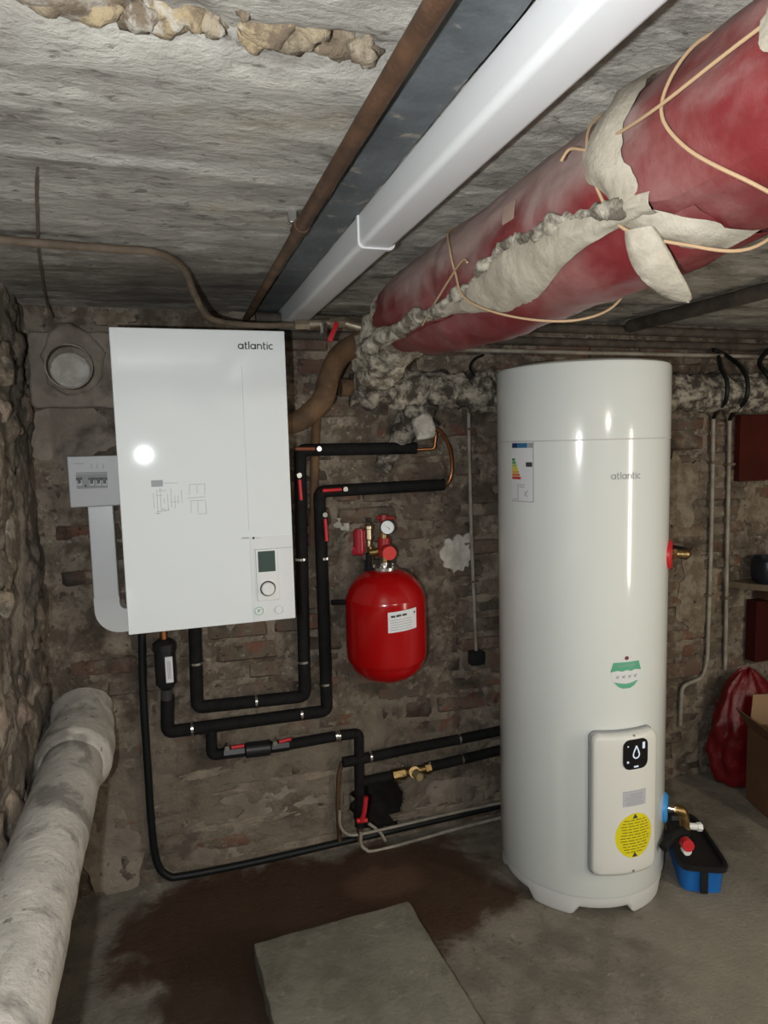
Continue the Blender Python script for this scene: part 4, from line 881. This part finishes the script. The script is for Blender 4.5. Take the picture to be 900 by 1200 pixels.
MB().tube([fk+V((-.022,.008,-.03)), fk+V((.012,-.004,-.034))], .018, 8).tube([fk+V((0,0,-.038)), fk+V((0,0,.036))], .0205, 10).tube([fk+V((.0,0,.03)), fk+V((0,0,.042))], .015, 10).build('filling_valve', mat('crimson_plastic', (.32,.012,.028), .25), mt_)
MB().tube([P(432,648,GY), P(433,668,GY)], .011, 10).build('hose_stub', M['foam'], mt_)

# ------------------------------------------------------------------ conduit between vessel and tank
cn = thing('wall_conduit', P(553, 640, 2.345), 'thin grey conduit dropping to a small black box between red vessel and tank', 'conduit')
MB().tube(px_([(549,470),(550,530),(552,610),(555,690),(558,762)], 2.34), .0072, 10).build('conduit_tube', M['galv'], cn)
for q in ((549.5,503),(554,681)):
    p_ = P(q[0], q[1], 2.345); MB().rbox((p_.x-.016, 2.327, p_.z-.004), (p_.x+.016, 2.36, p_.z+.004), .001, 1).build('conduit_clip', M['chrome'], cn)
p_ = P(560, 771, 2.33); MB().rbox((p_.x-.030, 2.318, p_.z-.028), (p_.x+.026, 2.362, p_.z+.026), .006, 2).build('junction_box', M['dark'], cn)

# ------------------------------------------------------------------ right of the tank
c1 = thing('wall_conduit', P(832, 640, 2.345), 'grey vertical conduit nearer the tank on the right brick wall, bent at its foot', 'conduit', 'right wall conduits')
MB().tube(fillet(px_([(836,486),(835,560),(833,650),(829,772),(824,794),(799,804),(797,850)], 2.345), .03, 4), .0085, 10).build('conduit_tube', M['galv'], c1)
c2 = thing('wall_conduit', P(852, 640, 2.345), 'grey straight vertical conduit nearest the red panel on the right brick wall', 'conduit', 'right wall conduits')
MB().tube(px_([(855,490),(854,560),(852,650),(850,784)], 2.345), .0085, 10).build('conduit_tube', M['galv'], c2)
for t_, pts in ((c1, ((835.5,542),(831,697))), (c2, ((854,544),(851,700)))):
    for q in pts: p_ = P(q[0], q[1], 2.35); MB().rbox((p_.x-.020, 2.333, p_.z-.006), (p_.x+.020, 2.362, p_.z+.006), .001, 1).build('conduit_clip', M['oldpipe'], t_)
MB().tube(spline([P(836,490,2.345), P(840,482,2.30), P(850,470,2.17), P(852,448,2.155), P(845,432,2.20), P(842,418,2.30)], 8), .0085, 10).build('cable', M['cable'], c1)
MB().tube(spline([P(855,492,2.345), P(860,483,2.30), P(873,470,2.17), P(876,448,2.155), P(868,430,2.20), P(850,416,2.30), P(836,410,2.31)], 8), .0085, 10).build('cable', M['cable'], c2)
o = MB().tube(spline([P(912,452,2.20), P(900,440,2.18), P(890,425,2.24), P(900,410,2.30)], 8), .010, 10).build('loose_cable', M['cable']); tag(o, 'loose black cable looping over the lagged pipe at the right edge', 'cable')
o = MB().tube(spline([P(555,440,2.165), P(551,430,2.19), P(556,421,2.25), P(566,416,2.31)], 6), .005, 8).build('loose_cable', M['cable']); tag(o, 'short black cable over the lagged pipe left of the tank', 'cable')
a0 = P(866, 486, 2.335); a1 = P(866, 564, 2.335)
o = MB().rbox((a0.x, 2.325, a1.z), (a0.x+.55, 2.356, a0.z), .003, 2).build('red_board', M['darkred']); tag(o, 'dark red flat board fixed high on the right brick wall', 'board')
s_ = P(863, 683, 2.33)
sh = thing('wall_shelf', (s_.x+.2, YB, s_.z), 'old brown shelf board on the right wall under the dark pot', 'shelf')
m = MB(); out = [(s_.x-.02, 2.355), (s_.x+.02, 2.27), (s_.x+.09, 2.20), (s_.x+.2, 2.165), (s_.x+.55, 2.16), (s_.x+.55, 2.355)]
n = len(out); m.add([(u, v, s_.z-.022) for u, v in out]+[(u, v, s_.z+.004) for u, v in out], [tuple(reversed(range(n))), tuple(range(n, 2*n))]+[(k,(k+1)%n,n+(k+1)%n,n+k) for k in range(n)]); m.build('shelf_board', M['shelfwood'], sh, False)
MB().rbox((s_.x+.12, 2.20, s_.z-.08), (s_.x+.14, 2.355, s_.z-.023), .003, 1).build('shelf_bracket', M['rust'], sh)
pp = V((P(903,660,2.26).x, 2.265, s_.z+.0045))
o = MB().lathe([(.050,0),(.062,.004),(.072,.03),(.074,.07),(.068,.098),(.073,.104),(.073,.110),(.064,.108),(.062,.03),(0,.02)], 28, Matrix.Translation(pp)).build('cooking_pot', M['pot']); tag(o, 'dark round pot standing on the wall shelf at the right edge', 'pot')
a0 = P(884, 692, 2.31); a1 = P(884, 775, 2.31)
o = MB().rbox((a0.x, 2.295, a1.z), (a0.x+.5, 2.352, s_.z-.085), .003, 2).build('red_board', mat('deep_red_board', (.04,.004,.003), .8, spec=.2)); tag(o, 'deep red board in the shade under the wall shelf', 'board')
# cardboard box
cb = thing('cardboard_box', (2.33, 1.98, 0), 'open brown cardboard box on the floor at the right edge', 'box')
bxm = Matrix.Translation((2.205, 2.125, 0)) @ Matrix.Rotation(math.radians(-16), 4, 'Z')     # local: x along its front to the right, y to the viewer
BW, BD, BH = .42, .34, .315
def wallbox(a, b, name, mt=M['cardboard']): return MB().rbox(a, b, .0015, 1, bxm).build(name, mt, cb)
wallbox((0, -BD, 0), (.005, 0, BH), 'side_wall'); wallbox((BW-.005, -BD, 0), (BW, 0, BH), 'side_wall'); wallbox((.006, -.005, 0), (BW-.006, 0, BH), 'back_wall'); wallbox((.006, -BD, 0), (BW-.006, -BD+.005, BH), 'front_wall'); wallbox((.006, -BD+.006, 0), (BW-.006, -.006, .005), 'bottom')
def flap(p4, mt, t=.004):
    q = [bxm @ V(p_) for p_ in p4]; nrm = (q[1]-q[0]).cross(q[2]-q[0]).normalized()*t
    MB().add(q+[p_+nrm for p_ in q], [(3,2,1,0),(4,5,6,7),(0,1,5,4),(1,2,6,5),(2,3,7,6),(3,0,4,7)]).build('flap', mt, cb, False)
flap([(-.001, -.01, BH), (-.001, -BD+.01, BH), (-.05, -BD+.02, BH+.075), (-.06, -.02, BH+.085)], M['cardboard'])
flap([(.01, .001, BH), (BW-.01, .001, BH), (BW-.03, .02, BH+.12), (.03, .02, BH+.12)], M['cardlight'])
flap([(.02, -BD+.012, BH-.004), (BW-.02, -BD+.012, BH-.004), (BW-.02, -BD+.10, BH+.09), (.02, -BD+.10, BH+.09)], M['cardlight'])
# red sack
m = MB(); prof = [(0,.004),(.10,.006),(.135,.03),(.150,.12),(.152,.22),(.140,.32),(.105,.41),(.060,.465),(.03,.49),(0,.495)]
sp = [(max(0,p_.x), p_.z) for p_ in spline([V((r,0,z)) for r, z in prof], 5)]; n = 64
sc_ = V((2.325, 2.245, 0))
for r, z in sp:
    for k in range(n):
        a = 2*math.pi*k/n; rr_ = r*(1 + .16*fbm((math.cos(a)*1.3, math.sin(a)*1.3, z*6), 1.6, 4) + .03*math.sin(a*9+z*12)*(z/.4)); m.v.append((sc_.x+rr_*math.cos(a)*1.1, min(2.33, sc_.y+.0+rr_*math.sin(a)*.62), max(.004, z + .02*fbm((math.cos(a), math.sin(a), 4), 2))))
m.f = [(i*n+k, i*n+(k+1)%n, (i+1)*n+(k+1)%n, (i+1)*n+k) for i in range(len(sp)-1) for k in range(n)]
tag(m.build('red_sack', M['bag'], angle=60), 'crumpled red plastic sack slumped against the wall behind the cardboard box', 'sack')

# ------------------------------------------------------------------ dark pipes where the wall meets the ceiling
M['darkpipe'] = mat('sooty_pipe', (.045,.036,.028), .75, col2=(.09,.072,.055), scale=18, bump=.3)
o = MB().tube([(.30, 2.335, 1.873), (1.2, 2.335, 1.870), (2.8, 2.335, 1.862)], .016, 14).build('wall_pipe', M['darkpipe']); tag(o, 'sooty pipe along the top of the back wall, lower of the pair', 'pipe', 'sooty pipes under the ceiling')
o = MB().tube([(.30, 2.29, 1.918), (2.8, 2.29, 1.905)], .018, 14).build('wall_pipe', M['darkpipe']); tag(o, 'sooty pipe along the top of the back wall, tight under the ceiling', 'pipe', 'sooty pipes under the ceiling')
o = MB().tube([(.95, 2.30, 1.828), (1.6, 2.305, 1.825), (2.8, 2.305, 1.82)], .008, 10).build('wall_pipe', M['galv']); tag(o, 'thin pale conduit along the top of the back wall below the sooty pipes', 'pipe', 'sooty pipes under the ceiling')
o = MB().tube([(1.72, .6, 1.922), (1.72, 2.26, 1.922)], .024, 16).build('ceiling_crossing_pipe', M['darkpipe']); tag(o, 'dark pipe crossing the ceiling right of the jacketed pipe', 'pipe')
o = MB().tube(spline([atz(46,180,1.953), atz(43,215,1.946), atz(44,262,1.943), atz(46,300,1.940), P(54,352,2.2), P(62,372,2.30)], 8), .0028, 8).build('old_wire', M['oldpipe']); tag(o, 'old dusty wire hanging down the ceiling to the wall sleeve', 'wire')
